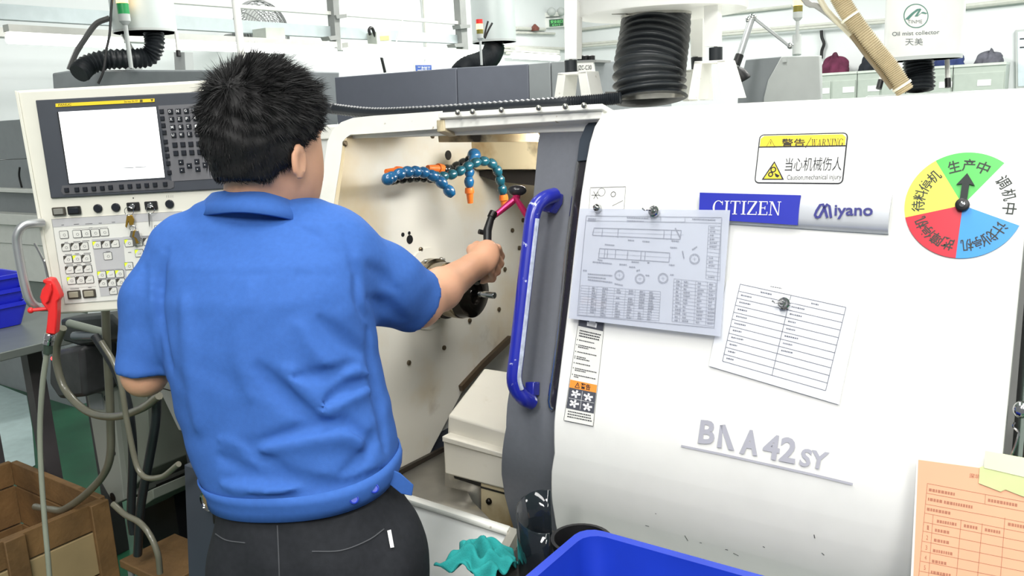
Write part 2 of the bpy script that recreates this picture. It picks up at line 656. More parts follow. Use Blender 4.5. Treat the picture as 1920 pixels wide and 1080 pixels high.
# opening frame
outer = [(830, 208), (760, 213), (700, 217), (662, 221), (640, 229), (624, 243), (614, 265), (609, 300), (603, 350), (597, 410), (588, 490), (578, 580), (566, 680), (556, 780), (548, 860), (548, 905)]
inner = [(830, 241), (760, 246), (700, 250), (668, 252), (657, 252.5), (649, 258), (643, 265), (639, 300), (631, 350), (622, 410), (612, 490), (602, 580), (590, 680), (580, 780), (572, 860), (570, 880)]
inner2 = [(830, 246), (760, 251), (700, 255), (668, 257), (664, 258), (658, 264), (653, 272), (649, 300), (640, 350), (631, 410), (622, 490), (612, 580), (600, 680), (590, 780), (582, 860), (580, 880)]
mb = MB()
rows = [[F.at(*p, -0.035) for p in outer], [F.at(*p, 0.0) for p in outer], [F.at(*p, 0.0) for p in inner], [F.at(*p, -0.05) for p in inner2]]
mb.grid(rows)
frm = mb.build('opening_frame', WHITE2, LT, angle=35)
MB().grid([[F.at(*p, -0.004) + N * 0.0 for p in inner[3:]], [F.at(*p, -0.046) for p in inner2[3:]]]).build('frame_seal', mat('grey_seal', (150, 150, 148), 0.6), frm)
# header rail over the opening
hr = MB()
hr.poly(F, [(822, 211), (1130, 194), (1130, 205), (822, 222)], -0.03, 0.022)
hr.build('header_rail', WHITE2, LT, bevel=0.002)
MB().poly(F, [(824, 222), (1130, 206), (1130, 222), (824, 242)], -0.05, 0.012).build('header_rail', WHITE2, LT, bevel=0.002)
MB().poly(F, [(818, 225), (832, 224), (834, 246), (819, 248)], -0.03, 0.016).build('rail_end_block', m_yel, LT, bevel=0.002)
for x in (858, 886, 940, 1010, 1060, 1095):
    MB().ball(F.at(x, 213 - (x - 822) * 0.056, 0.035), 0.006).build('rail_screw', STEEL, LT)
# left cover of the front
lc = []
for s in np.linspace(S_TOP - 0.01, 0.0, 14).tolist() + np.linspace(-0.03, -0.29, 10).tolist():
    uo = F.uv(602, 400)[0] + 0.03 if s > -0.1 else F.uv(602, 400)[0] + 0.03
    lc.append([surf(UL + (uo - UL) * k / 4, s, -0.03) for k in range(5)])
sheet(lc, 0.03, N).build('left_front_cover', m_side, LT, bevel=0.004)
MB().add([surf(UL, -.12, -.028), surf(UL + .5, -.12, -.028), surf(UL + .5, -.124, -.028), surf(UL, -.124, -.028)], [(0, 1, 2, 3)]).build('cover_seam', BLACK, LT)
# roof, back, side and base
zt = F.P(0, VT)[2]
fr = F.P(0, VT) - EX * 0


def slab(u0, u1, n0, n1, z0, z1):
    o = F.P(0, VT).copy()
    o[2] = 0
    return MB().box(o + EX * (u0 + u1) / 2 + N * (n0 + n1) / 2 + Z * (z0 + z1) / 2, EX * (u1 - u0) / 2, N * (n1 - n0) / 2, Z * (z1 - z0) / 2)


u_s = (S.o - F.o) @ EX
slab(UL, UR, 0.01, 1.15, zt - 0.045, zt - 0.012).build('roof_plate', WHITE2, LT, bevel=0.003)
slab(UL, UR, 1.10, 1.14, 0.5, zt - 0.05).build('rear_panel', m_side, LT)
slab(UR - 0.03, UR, 0.03, 1.1, 0.5, zt - 0.05).build('end_panel', m_side, LT)
slab(UL, u_s - 0.05, 0.06, 1.1, 0.62, zt - 0.05).build('headstock_housing', m_side, LT)
bz = surf(0, -0.29)[2]
o_ = F.P(0, VT)
bn = (surf(0, -0.29) - o_) @ N
slab(UL + 0.02, u_s - 0.05, bn + 0.03, 1.1, 0.0, bz).build('machine_base', m_base, LT, bevel=0.004)
slab(u_s - 0.05, UR, bn + 0.06, 1.1, 0.0, 0.46).build('machine_base', m_base, LT, bevel=0.004)

# spindle wall
mb = MB().poly(S, [(652, 240), (641, 330), (625, 450), (600, 650), (575, 900), (742, 893), (800, 861), (868, 731), (955, 640), (1010, 600), (1012, 238)], -0.02, 0.0)
plate = mb.build('spindle_wall', m_plate, LT)
MB().poly(S, [(741, 886), (800, 856), (835, 838), (835, 846), (800, 864), (742, 895)], 0.001, 0.012).build('wall_gasket', mat('oily_black_seal', (48, 42, 36), 0.4), LT)
MB().poly(S, [(866, 724), (908, 678), (958, 630), (958, 642), (908, 690), (868, 734)], 0.001, 0.014).build('bed_seal', mat('brown_oily_seal', (74, 60, 44), 0.35), LT)
for x, y in ((646, 269), (810, 255), (960, 432), (946, 505), (935, 580), (880, 601), (832, 652), (766, 680), (788, 468), (830, 487), (980, 413), (973, 465)):
    MB().lathe(S.at(x, y), EX, [(0, .0075), (.004, .0075), (.006, .005), (.006, .001)], 10).build('bolt', mat('oily_bolt_steel', (110, 98, 80), 0.3, 0.8), plate)
for x, y, r in ((840, 291, .014), (768, 449, .0125), (755, 440, .006), (767, 437, .005)):
    MB().lathe(S.at(x, y), EX, [(0, r), (.0015, r)], 20).build('hole', BLACK, plate)
# spindle
m_chuck = mat('oily_chuck_steel', (150, 140, 122), 0.18, 1.0, var=0.2, scale=14)
m_chuckd = mat('dark_wet_collet', (40, 36, 32), 0.15, 0.7, var=0.3)
c0 = S.at(803, 541)
MB().lathe(c0, EX, [(0, .118), (.006, .118), (.006, .10)], 48).build('spindle_flange', m_plate, LT)
sp = MB().lathe(c0, EX, [(0.004, .088), (.03, .088), (.034, .080), (.075, .080), (.08, .074), (.13, .074), (.136, .070)], 48).build('spindle_nose', m_chuck, LT)
for k in range(8):
    a = k * math.pi / 4 + .3
    MB().ball(c0 + EX * .02 + .089 * (N * math.cos(a) + Z * math.sin(a)), .007).build('spindle_screw', STEEL, sp)
MB().lathe(c0, EX, [(.134, .071), (.165, .068), (.172, .060), (.174, .03), (.160, .028)], 40).build('collet_chuck', m_chuckd, sp)
MB().lathe(c0, EX, [(.15, .009), (.235, .009), (.236, .0085)], 16).build('bar_stock', CHROME, sp)
# rear of the chamber
GB = Pl(F.P(0, VT) + N * 0.86, EX, Z)
MB().poly(GB, [(800, 225), (1200, 225), (1200, 760), (800, 760)], -0.02, 0.0).build('chamber_rear_wall', m_plate, LT)
GC = Pl(F.P(0, VT) + N * 0.50, EX, Z)
MB().poly(GC, [(828, 256), (1040, 246), (1040, 320), (1000, 318), (893, 318), (845, 292)], -0.02, 0.0).build('upper_cover', m_yel, LT, bevel=0.002)
MB().poly(Pl(F.P(0, VT) + N * 0.22, EX, Z), [(820, 243), (1040, 238), (1040, 266), (822, 267)], -0.015, 0.0).build('upper_beam', m_yel, LT, bevel=0.002)
MB().poly(GC, [(880, 320), (1040, 320), (1040, 352), (930, 340), (900, 330)], -0.12, -0.03).build('cover_recess', mat('recess_shade_black', (30, 26, 24), 0.7), LT)  # near-black sheet, the shade of the gap under the upper cover as colour
# white turret covers
GD = Pl(F.at(840, 780) + N * 0.24, EX, Z)
m_tur = mat('turret_cover_white', (226, 222, 210), 0.36, var=0.03, scale=5, stain=[((176, 162, 130), 7, 0.58, 0.8)])
a, b_, c, d = GD.at(840, 778), GD.at(925, 801), GD.at(990, 822), GD.at(838, 822)
e = GD.at(990, 860)
back = N * 0.34
t1 = pt(907, 689, ((a + back - CAM) @ FW))
GT = Pl(a + back * 0.75, EX, Z)
t1, t2 = GT.at(907, 690), GT.at(975, 700)
mb = MB()
mb.add([a, c, t2, t1, d, e, d + back, e + back, t1 - Z * .02, t2 - Z * .02],
       [(0, 1, 2, 3), (0, 4, 5, 1), (3, 2, 7, 6), (4, 6, 7, 5), (0, 3, 6, 4), (1, 5, 7, 2)])
mb.build('turret_cover', m_tur, LT, bevel=0.006)
MB().poly(GD, [(830, 822), (990, 868), (990, 930), (833, 889)], -0.3, 0.022).build('slide_cover', m_tur, LT, bevel=0.006)
MB().poly(GD, [(829, 818), (990, 864), (990, 872), (829, 828)], -0.1, 0.03).build('cover_lip', m_tur, LT, bevel=0.002)
for x, y in ((882, 831), (935, 845)):
    MB().lathe(GD.at(x, y, .0), -N, [(0, .010), (.008, .010), (.011, .006), (.011, .001)], 12).build('cover_bolt', m_chuckd, LT)
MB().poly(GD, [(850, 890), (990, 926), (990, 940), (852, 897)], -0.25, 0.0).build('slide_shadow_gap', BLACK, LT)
MB().poly(GD, [(901, 905), (990, 928), (990, 1010), (901, 968)], -0.2, 0.012).build('slide_base', m_yel, LT, bevel=0.003)
MB().poly(GD, [(901, 912), (990, 936), (990, 939), (901, 915)], -0.2, 0.014).build('base_seam', BLACK, LT)
MB().ball(GD.at(917, 940, .014), .009, n=8, m=5).build('cover_bolt', m_chuckd, LT)
# steel chip chute and sill
m_chute = mat('wet_steel_chute', (182, 178, 168), 0.3, 0.55, var=0.15, scale=12, bump=0.15, bscale=30)
ch = [S.at(700, 912), S.at(742, 893), S.at(800, 862), S.at(835, 843)]
lo = [F.at(700, 906, -.06), F.at(770, 930, -.06), F.at(850, 955, -.06), F.at(940, 982, -.06)]
MB().grid([ch, [(p * .45 + q * .55) - Z * 0.05 for p, q in zip(ch, lo)], [q - Z * .02 for q in lo]]).build('chip_chute', m_chute, LT, solid=0.004)
MB().add([GD.at(835, 843, -.02), GD.at(905, 905, -.02), GD.at(905, 990, -.02), GD.at(835, 990, -.02)], [(0, 1, 2, 3)]).build('chute_side', m_chute, LT, solid=0.004)
sl = [F.at(640, 885), F.at(770, 929), F.at(860, 957), F.at(957, 988)]
MB().grid([[p + A(0, 0, .0) for p in sl], [p - N * .012 - Z * .004 for p in sl], [p - N * .014 - Z * .012 for p in sl]]).build('sill_lip', WHITE2, LT, solid=0.004)
dn = -N * 0.13 - Z * 0.085
MB().prism([p - Z * .012 for p in sl] + [p - Z * .012 + dn for p in reversed(sl)], A(0, 0, -.012)).build('front_sill', m_side, LT, bevel=0.002)
e1 = sl[-1]
MB().prism([e1, e1 + dn, e1 + dn + EX * .02, e1 + EX * .02], A(0, 0, -.03)).build('sill_edge', m_chute, LT)
MB().prism([p - Z * .02 + dn for p in sl] + [p - Z * .3 + dn for p in reversed(sl)], N * 0.02).build('lower_front_panel', m_base, LT)
# pressure gauge on the base
GG = Pl(pt(398, 935, 2.05), EX, Z)
slab_f = [GG.at(345, 872), GG.at(420, 900), GG.at(420, 1100), GG.at(372, 1100)]
MB().prism([GG.at(345, 871), GG.at(560, 935), GG.at(560, 1300), GG.at(362, 1300)], N * 0.05).build('pneumatic_cabinet', m_base, LT, bevel=0.003)
gg = MB().lathe(GG.at(399, 935), -N, [(0, .026), (.018, .026), (.02, .024), (.016, .0235)], 28).build('pressure_gauge', CHROME, LT)
MB().lathe(GG.at(399, 935, .0165), -N, [(0, .0232), (.0008, .0232)], 28).build('gauge_face', mat('gauge_face', (225, 228, 222), 0.3), gg)
MB().box(GG.at(401, 937, .019), EX * .0008 + Z * 0.001, N * .0004, Z * .012 + EX * .006).build('gauge_needle', INK, gg)
MB().poly(GG, [(386, 906), (391, 908), (391, 925), (387, 923)], 0, 0.004).build('cabinet_slot', BLACK, LT)
MB().poly(GG, [(398, 962), (408, 965), (410, 985), (400, 982)], 0, 0.01).build('gauge_block', BLACK, LT)
# corrugated conduit along the roof
cp = spline([pt(560, 262, 2.42), pt(568, 222, 2.40), pt(596, 199, 2.30), pt(625, 204, 2.27), pt(700, 212, 2.2), pt(780, 210, 2.12), pt(900, 203, 2.03), pt(1040, 194, 1.93), pt(1110, 189, 1.9), pt(1165, 184, 1.88)], 260)
P_, R_ = cp, [0.0135 + 0.0016 * (1 if i % 2 else -1) for i in range(len(cp))]
MB().tube(P_, R_, 10).build('roof_conduit', mat('conduit_black', (32, 36, 42), 0.35, var=0.1), LT, angle=80)
# work light inside
wl = F.at(985, 236, -.16) + N * .16
MB().box(wl, EX * .12, N * .02, Z * .012).build('chamber_lamp', mat('lamp_glass', (255, 250, 235), 0.3, emit=2.0), LT)
ll = bpy.data.lights.new('chamber_lamp_light', 'AREA')
ll.shape = 'RECTANGLE'
ll.size, ll.size_y, ll.energy, ll.color = 0.26, 0.08, 7.5, (1, .98, .94)
lo_ = bpy.data.objects.new('chamber_lamp_light', ll)
COL.objects.link(lo_)
lo_.location = tuple(wl - Z * .02)
from mathutils import Vector
lo_.rotation_euler = Vector((-EX * 0.9 - Z * 0.6 + N * .05).tolist()).to_track_quat('-Z', 'Y').to_euler()

# segmented coolant hoses
m_ll1 = mat('blue_hose_segment', (28, 92, 138), 0.25, var=0.1, coat=0.5)
m_ll2 = mat('teal_hose_segment', (24, 78, 92), 0.25, var=0.15, coat=0.5)
m_ll3 = mat('black_hose_segment', (30, 34, 34), 0.25, var=0.15, coat=0.5)
m_or = mat('orange_nozzle', (226, 112, 40), 0.35, var=0.06)


def hose(path, m, nozzle=None, r=0.0125, lab=None):
    P = [S.at(x, y, w) for x, y, w in path]
    L = spline(P, 200)
    cum = np.concatenate([[0], np.cumsum([np.linalg.norm(L[i + 1] - L[i]) for i in range(200)])])
    n = max(2, int(round(cum[-1] / 0.029)))
    root = MB().ball(P[0], r * 1.15, n=12, m=8).build('coolant_hose', m, LT)
    for k in range(n):
        t0, t1 = cum[-1] * k / n, cum[-1] * (k + 1) / n
        q = [np.array([np.interp(t, cum, [p[j] for p in L]) for j in range(3)]) for t in (t0, t1)]
        ax = q[1] - q[0]
        ln = np.linalg.norm(ax)
        MB().lathe(q[0], ax, [(-.002, r * .55), (0, r * .8), (ln * .25, r * 1.08), (ln * .5, r * 1.1), (ln * .75, r * .95), (ln * .95, r * .68), (ln, r * .5)], 12).build('hose_segment', m, root, angle=60)
    if nozzle:
        a, b2 = [S.at(x, y, w) for x, y, w in nozzle]
        ln = np.linalg.norm(b2 - a)
        MB().lathe(a, b2 - a, [(-.003, r * .9), (ln * .15, r * 1.05), (ln * .3, r * 1.05), (ln * .33, r * .8), (ln, r * .62), (ln, r * .3)], 12).build('hose_nozzle', m_or, root, angle=40)
    return root


hose([(886, 297, .10), (872, 304, .10), (856, 312, .10), (838, 321, .10), (822, 326, .10)], m_ll3)
hose([(727, 336, .16), (745, 328, .16), (763, 322, .16), (783, 322, .16), (802, 325, .16), (818, 333, .17), (830, 345, .18), (841, 356, .19), (850, 368, .2)], m_ll1, r=.0135)
hose([(812, 330, .14), (830, 331, .14), (850, 327, .15), (868, 317, .16), (888, 306, .17), (908, 301, .18), (924, 306, .19), (934, 319, .2), (937, 336, .2), (941, 352, .2), (944, 366, .2)], m_ll2,
     ((944, 367, .2), (946, 394, .2)), r=.0125)
hose([(889, 293, .12), (884, 305, .13), (880, 320, .14), (879, 335, .14), (880, 352, .14)], m_ll1, ((880, 354, .14), (882, 381, .14)), r=.0125)
hose([(889, 291, .12), (890, 294, .125)], m_ll1, r=.017)
hose([(735, 338, .10), (755, 336, .10), (780, 333, .10), (806, 335, .10), (826, 338, .10)], m_ll3, ((752, 320, .12), (724, 322, .12)), r=.011)
hose([(838, 318, .12), (828, 318, .12)], m_ll3, ((829, 316, .12), (802, 315, .12)), r=.0125)

# drip stains, dents and print of the machine front are parts of it
nameplate = MB()
ra, rb2, rc, rd = F.uv(1310, 357, .03), F.uv(1672, 364, .03), F.uv(1664, 438, .03), F.uv(1308, 415, .03)
rows = []
for k in range(9):
    t = k / 8
    w = 0.024 + 0.009 * math.sin(math.pi * t) ** .35
    aa, bb = ra + (rd - ra) * t, rb2 + (rc - rb2) * t
    rows.append([F.P(*(aa + (bb - aa) * q / 4), w) for q in range(5)])
np_ = sheet(rows, 0.004, -F.en).build('nameplate', mat('silver_nameplate', (204, 207, 212), 0.36, 0.35, var=0.03), LT, angle=60)
MB().poly(F, [(1312, 361), (1501, 366), (1495, 422), (1310, 410)], .03, .0345).build('blue_plate', mat('nameplate_blue', (38, 48, 168), 0.4, var=0.04), np_)
mb = MB()
serif_px(mb, F, 'CITIZEN', (1335, 401), (1463, 404), (1337, 376), .0352)
mb.build('lettering', WINK, np_)
mb = MB()
for pl_ in ([(1531, 408), (1528, 403), (1531, 395), (1538, 384), (1543, 383), (1546, 390), (1551, 408)], [(1531, 408), (1537, 406), (1545, 390), (1551, 383), (1555, 386), (1558, 408)]):
    stroke(mb, F, [(x, y) for x, y in pl_], .0042, .0352)
text_px(mb, F, 'iyano', (1564, 410.5), (1636, 411), (1565, 384), .0352, 0.02)
mb.build('logo_lettering', mat('nameplate_ink_blue', (58, 58, 128), 0.4), np_)

# warning sticker
st = MB().uvpoly(F, rrect(*F.uv(1421, 348), *F.uv(1596, 254), .008), .0200, .0208).build('warning_sticker', INK, LT)
lo2, hi2 = F.uv(1421, 348), F.uv(1596, 254)
MB().uvpoly(F, rrect(lo2[0] + .002, lo2[1] + .002, hi2[0] - .002, hi2[1] - .002, .006), .0208, .0213).build('sticker_field', WHITE, st)
ym = mat('sticker_yellow', (246, 214, 60), 0.5, var=0.03)
vy = F.uv(1500, 280)[1]
MB().uvpoly(F, [(lo2[0] + .003, vy), (hi2[0] - .003, vy), (hi2[0] - .003, hi2[1] - .008), (hi2[0] - .009, hi2[1] - .003), (lo2[0] + .009, hi2[1] - .003), (lo2[0] + .003, hi2[1] - .008)], .0213, .0218).build('yellow_header', ym, st)
mb = MB()
mb.uvpoly(F, [(lo2[0] + .002, vy - .001), (hi2[0] - .002, vy - .001), (hi2[0] - .002, vy + .001), (lo2[0] + .002, vy + .001)], .0213, .0219)
text_px(mb, F, '警告', (1465, 275), (1509, 275), (1466, 260), .0222, 0.012)
stroke(mb, F, [(1510, 277), (1521, 258)], .001, .0222)
serif_px(mb, F, 'WARNING', (1520, 275), (1580, 274), (1522, 261), .0222)
text_px(mb, F, '当心机械伤人', (1471, 321), (1577, 320), (1474, 296), .0216)
text_px(mb, F, 'Caution,mechanical injury', (1475, 340), (1577, 339), (1476, 328), .0216)
stroke(mb, F, [(1437, 275), (1445, 261), (1453, 275)], .0011, .0222, True)
stroke(mb, F, [(1445, 265), (1445, 271)], .001, .0222)
mb.build('lettering', INK, st)
MB().poly(F, [(1428, 337), (1452, 302), (1470, 337)], .0213, .0217).build('hazard_triangle', INK, st)
MB().poly(F, [(1432, 335), (1452, 306), (1466, 335)], .0217, .0220).build('hazard_triangle', ym, st)
mb = MB()
for x, y, r in ((1450, 318, .0042), (1445, 327, .0036)):
    stroke_uv(mb, F, circ(F.uv(x, y, .022), r, 14), .0022, .0222, True)
mb.flat([F.at(*q, .0222) for q in ((1452, 324), (1462, 329), (1458, 333), (1454, 331))])
mb.build('gear_symbol', INK, st)

# BNA42SY model lettering with underline
mb = MB()
text_px(mb, F, 'B', (1308, 831), (1338, 834), (1314, 787), .0212, 0.03)
mb.flat([F.at(*q, .0212) for q in ((1350, 797), (1360, 796), (1377, 845), (1366, 843))])
mb.flat([F.at(*q, .0212) for q in ((1350, 797), (1355, 797), (1353, 840), (1344, 839))])
text_px(mb, F, 'A', (1386, 850), (1420, 855), (1392, 804), .0212, 0.05)
text_px(mb, F, '42', (1428, 858), (1490, 870), (1434, 812), .0212, 0.03)
text_px(mb, F, 'SY', (1497, 873), (1549, 882), (1504, 840), .0212, 0.03)
stroke(mb, F, [(1277, 836), (1350, 851), (1440, 871), (1520, 889), (1599, 908)], .0038, .0212)
mb.build('model_lettering', mat('silver_vinyl', (178, 178, 188), 0.5, 0.2, var=0.04), LT)
mb = MB()
for x, y, x2, y2 in ((1284, 1004, 1290, 1014), (1210, 985, 1217, 987), (1524, 1010, 1526, 1016), (1360, 1030, 1365, 1031), (1375, 1037, 1385, 1042), (1228, 965, 1230, 966), (1540, 1040, 1545, 1044), (1312, 1017, 1316, 1018), (1430, 1026, 1434, 1028)):
    p, q = us(x, y, .021), us(x2, y2, .021)
    d = norm(q - p)
    nn = A(-d[1], d[0]) * .0006
    mb.flat([surf(*(p + nn), .0214), surf(*(q + nn), .0214), surf(*(q - nn), .0214), surf(*(p - nn), .0214)])
mb.build('scratches', INK, LT)['kind'] = 'stuff'

# tall safety label on the cover's edge
TL = [(1093, 545), (1139, 556), (1112, 799), (1057, 788)]


def tlp(s, t, w):
    a, b, c, d = [F.uv(x, y, w) for x, y in TL]
    return F.P(*((a * (1 - s) + b * s) * (1 - t) + (d * (1 - s) + c * s) * t), w)


def tquad(s0, t0, s1, t1, w):
    return [tlp(s0, t0, w), tlp(s1, t0, w), tlp(s1, t1, w), tlp(s0, t1, w)]


lab = MB().prism(tquad(0, 0, 1, 1, .0208), F.en * -.0008).build('safety_label', mat('label_white', (228, 228, 222), 0.5, var=0.02), LT)
for q in ((.02, .0, .98, .27), (.02, .745, .98, .905)):
    MB().flat(tquad(*q, .0212)).build('grey_field', mat('label_dark_grey', (78, 80, 88), 0.5), lab)
MB().flat(tquad(.02, .685, .98, .745, .0212)).build('orange_field', mat('label_orange', (242, 150, 60), 0.5), lab)
MB().flat(tquad(.02, .04, .98, .10, .0214)).build('orange_field', mat('label_orange', (242, 150, 60), 0.5), lab)
mb = MB()


def tstroke(pts, wd, w=.0216):
    for i in range(len(pts) - 1):
        p, q = A(*pts[i]), A(*pts[i + 1])
        d = norm((q - p) * A(.23, 1))
        nn = A(-d[1] / .23, d[0]) * wd
        mb.flat([tlp(*(p + nn), w), tlp(*(q + nn), w), tlp(*(q - nn), w), tlp(*(p - nn), w)])


text_to(mb, '警告', lambda s, t: tlp(.42 + .34 * s, .738 - .045 * t, .0216), 0.02)
tstroke([(.22, .735), (.3, .697), (.38, .735), (.22, .735)], .0025)
tstroke([(.3, .712), (.3, .726)], .002)
r2 = random.Random(3)
for t in (.302, .322, .342):
    x = .1
    while x < .88:
        l = r2.uniform(.03, .07)
        tstroke([(x, t), (x + l, t)], .0045)
        x += l + .015
for t, n in ((.375, .7), (.413, .75), (.427, .5), (.465, .85), (.502, .45), (.516, .6), (.552, .6), (.592, .9), (.606, .5), (.642, .85), (.656, .3)):
    if n > .55 or t in (.375, .502, .552):
        tstroke([(.05, t), (.08, t)], .0035)
    x = .13
    while x < n:
        l = r2.uniform(.03, .06)
        tstroke([(x, t), (x + l, t)], .0035)
        x += l + .015
for t in (.925, .945, .965):
    x = .1
    while x < .88:
        l = r2.uniform(.03, .07)
        tstroke([(x, t), (x + l, t)], .004)
        x += l + .015
tstroke([(0, 0), (0, 1), (1, 1), (1, 0)], .0012)
mb.build('label_print', INK, lab)
mb = MB()
for cx, cy in ((.28, .785), (.72, .79), (.27, .86), (.73, .865)):
    for k in range(5):
        a = k * 1.2 + cx * 5
        tstroke([(cx, cy), (cx + .17 * math.cos(a), cy + .03 * math.sin(a))], .008)
tstroke([(.5, .755), (.5, .895)], .0012)
tstroke([(.06, .825), (.94, .825)], .0012)
for dx, h in ((-.12, .03), (-.05, .055), (.02, .07), (.08, .05), (.14, .035)):
    tstroke([(.52 + dx, .255), (.52 + dx * 1.1, .255 - h)], .012)
mb.build('pictograms', WINK, lab)['kind'] = 'stuff'
# small pictogram sticker above
ps = MB().poly(F, [(1107, 352), (1173, 350), (1170, 392), (1104, 396)], .0200, .0206).build('direction_sticker', mat('label_white', (228, 228, 222)), LT)
mb = MB()
stroke(mb, F, [(1107, 352), (1173, 350), (1170, 392), (1104, 396)], .0010, .0210, True)
for a in range(3):
    d = A(math.cos(a * math.pi / 3), math.sin(a * math.pi / 3)) * 8
    stroke(mb, F, [(1117 - d[0], 366 - d[1]), (1117 + d[0], 366 + d[1])], .0010, .0210)
stroke_uv(mb, F, circ(F.uv(1137, 364), .008, 16), .0007, .0210, True)
stroke_uv(mb, F, circ(F.uv(1159, 368), .005, 12), .0012, .0210, True)
stroke(mb, F, [(1148, 386), (1168, 376)], .0008, .0210)
mb.build('sticker_print', INK, ps)

# ================================================================== papers held on the machine front
def z8(X, Y):
    return (1040 + X / 2.205, 330 + Y / 2.205)


m_lam = mat('clear_laminate', (206, 211, 224), 0.25, var=0.02, alpha=0.66, coat=0.3)
m_paper = mat('white_paper', (238, 240, 244), 0.55, var=0.01)
m_print = mat('faint_print', (112, 114, 124), 0.6)
m_print2 = mat('drawing_print', (142, 146, 158), 0.6)


def sheet_px(px, w0, bulge, n=10):
    q = [F.uv(x, y, w0) for x, y in px]

    def f(s, t, dw=0.0):
        u = (q[0] * (1 - s) + q[1] * s) * (1 - t) + (q[3] * (1 - s) + q[2] * s) * t
        return F.P(*u, w0 + dw + bulge * math.sin(math.pi * min(1, max(0, t))) * (0.6 + 0.4 * math.sin(3 * s + 1)))
    return f


def bil_inv(px, w0, x, y):
    """pixel to s,t of a sheet, solved in plane coordinates"""
    q = [F.uv(a, b, w0) for a, b in px]
    g = F.uv(x, y, w0)
    st = A(.5, .5)
    for _ in range(12):
        s, t = st
        p = (q[0] * (1 - s) + q[1] * s) * (1 - t) + (q[3] * (1 - s) + q[2] * s) * t
        ds = (q[1] - q[0]) * (1 - t) + (q[2] - q[3]) * t
        dt = (q[3] - q[0]) * (1 - s) + (q[2] - q[1]) * s
        st = st + np.linalg.solve(np.array([ds, dt]).T, g - p)
    return st


class Sheet:
    def __init__(s, name, label, cat, px, w0, bulge, m, group=None, n=10):
        s.px, s.w0 = px, w0
        s.f = sheet_px(px, w0, bulge)
        c = s.f(.5, .5)
        s.root = thing(name, label, cat, c, group)
        rows = [[s.f(i / n, j / n) for i in range(n + 1)] for j in range(n + 1)]
        sheet(rows, 0.0006, -F.en).build('sheet', m, s.root)
        s.mb = MB()

    def line(s, pts, wd=.0006):
        P = [bil_inv(s.px, s.w0, x, y) for x, y in pts]
        for a, b in zip(P[:-1], P[1:]):
            k = max(1, int(np.linalg.norm(b - a) * 8))
            for i in range(k):
                p, q = s.f(*(a + (b - a) * i / k), .0012), s.f(*(a + (b - a) * (i + 1) / k), .0012)
                d = norm(q - p)
                nn = np.cross(F.en, d) * wd / 2
                s.mb.flat([p + nn, q + nn, q - nn, p - nn])

    def dashes(s, x0, y0, x1, y1, wd=.0016, r=random.Random(5)):
        L = math.hypot(x1 - x0, y1 - y0)
        t = 0
        while t < L:
            l = r.uniform(1.5, 4)
            s.line([(x0 + (x1 - x0) * t / L, y0 + (y1 - y0) * t / L), (x0 + (x1 - x0) * min(L, t + l) / L, y0 + (y1 - y0) * min(L, t + l) / L)], wd)
            t += l + .8

    def done(s, m):
        s.mb.build('print', m, s.root)['kind'] = 'stuff'


dpx = [(1087, 391), (1369, 394), (1351, 631), (1066, 597)]
dw = Sheet('drawing_sheet', 'laminated technical drawing under a magnet hook, overlapping the blue nameplate', 'sheet', dpx, .040, .0015, m_lam)


def dl(pts, wd=.0006):
    dw.line([z8(*p) for p in pts], wd)


def tab(c, nr, ncs, wd=.0005):
    """table from 4 zoom corners tl,tr,br,bl; nr rows; column fractions"""
    a, b, cc, d = [A(*q) for q in c]
    for i in range(nr + 1):
        t = i / nr
        dl([a + (d - a) * t, b + (cc - b) * t], wd)
    for s in ncs:
        dl([a + (b - a) * s, d + (cc - d) * s], wd)


dl([(132, 165), (692, 172), (660, 628), (95, 575), (132, 165)], .0009)
dl([(132, 185), (692, 195)])
dl([(440, 168), (440, 190), (540, 190), (540, 170)])
for q in ([(165, 215), (525, 225), (520, 262), (158, 245), (165, 215)], [(188, 300), (478, 318), (474, 356), (184, 338), (188, 300)]):
    dl(q, .0011)
for x, y in ((200, 215), (265, 218), (455, 222), (485, 224)):
    dl([(x, y), (x - 3, y + 36)], .0011)
for x, y in ((210, 303), (222, 303), (255, 304), (305, 307), (360, 311), (377, 312)):
    dl([(x, y), (x - 3, y + 36)], .0010)
dl([(155, 232), (535, 244)], .0004)
dl([(180, 320), (485, 338)], .0004)
for cx, cy, r in ((270, 410, 20), (355, 425, 20), (450, 423, 21), (580, 343, 21)):
    for rr in (r, r * .8):
        dl([(cx + rr * math.cos(a / 9 * math.pi), cy + rr * math.sin(a / 9 * math.pi)) for a in range(19)], .0008)
    dl([(cx - 8, cy), (cx + 8, cy)], .0004)
    dl([(cx, cy - 8), (cx, cy + 8)], .0004)
for x0, y0, x1, y1 in ((300, 172, 390, 176), (300, 185, 370, 188), (570, 178, 665, 182), (500, 215, 520, 255), (210, 283, 250, 287), (305, 265, 330, 267), (365, 270, 395, 272), (480, 295, 508, 297), (160, 355, 240, 363),
                       (270, 365, 300, 367), (320, 355, 350, 357), (385, 358, 395, 358), (310, 376, 335, 377), (475, 367, 498, 369), (120, 390, 135, 391), (140, 405, 240, 412), (140, 417, 215, 424), (140, 428, 240, 440),
                       (340, 392, 355, 388), (378, 410, 395, 412), (480, 408, 495, 409), (570, 305, 590, 292), (250, 445, 285, 452), (530, 310, 536, 340), (485, 268, 515, 270), (180, 345, 200, 350)):
    dw.dashes(*z8(x0, y0), *z8(x1, y1), .0022)
tab([(112, 452), (440, 478), (432, 598), (100, 574)], 11, (0, .1, .2, .33, .42, .56, .68, .8, .9, 1))
for col in (.14, .27, .45, .6, .74, .86):
    for i in range(11):
        t = (i + .5) / 11
        a = A(112, 452) + (A(440, 478) - A(112, 452)) * col + (A(-12, 122)) * t
        if random.random() < .85:
            dw.dashes(*z8(*a), *z8(*(a + A(random.uniform(10, 24), 1))), .0026)
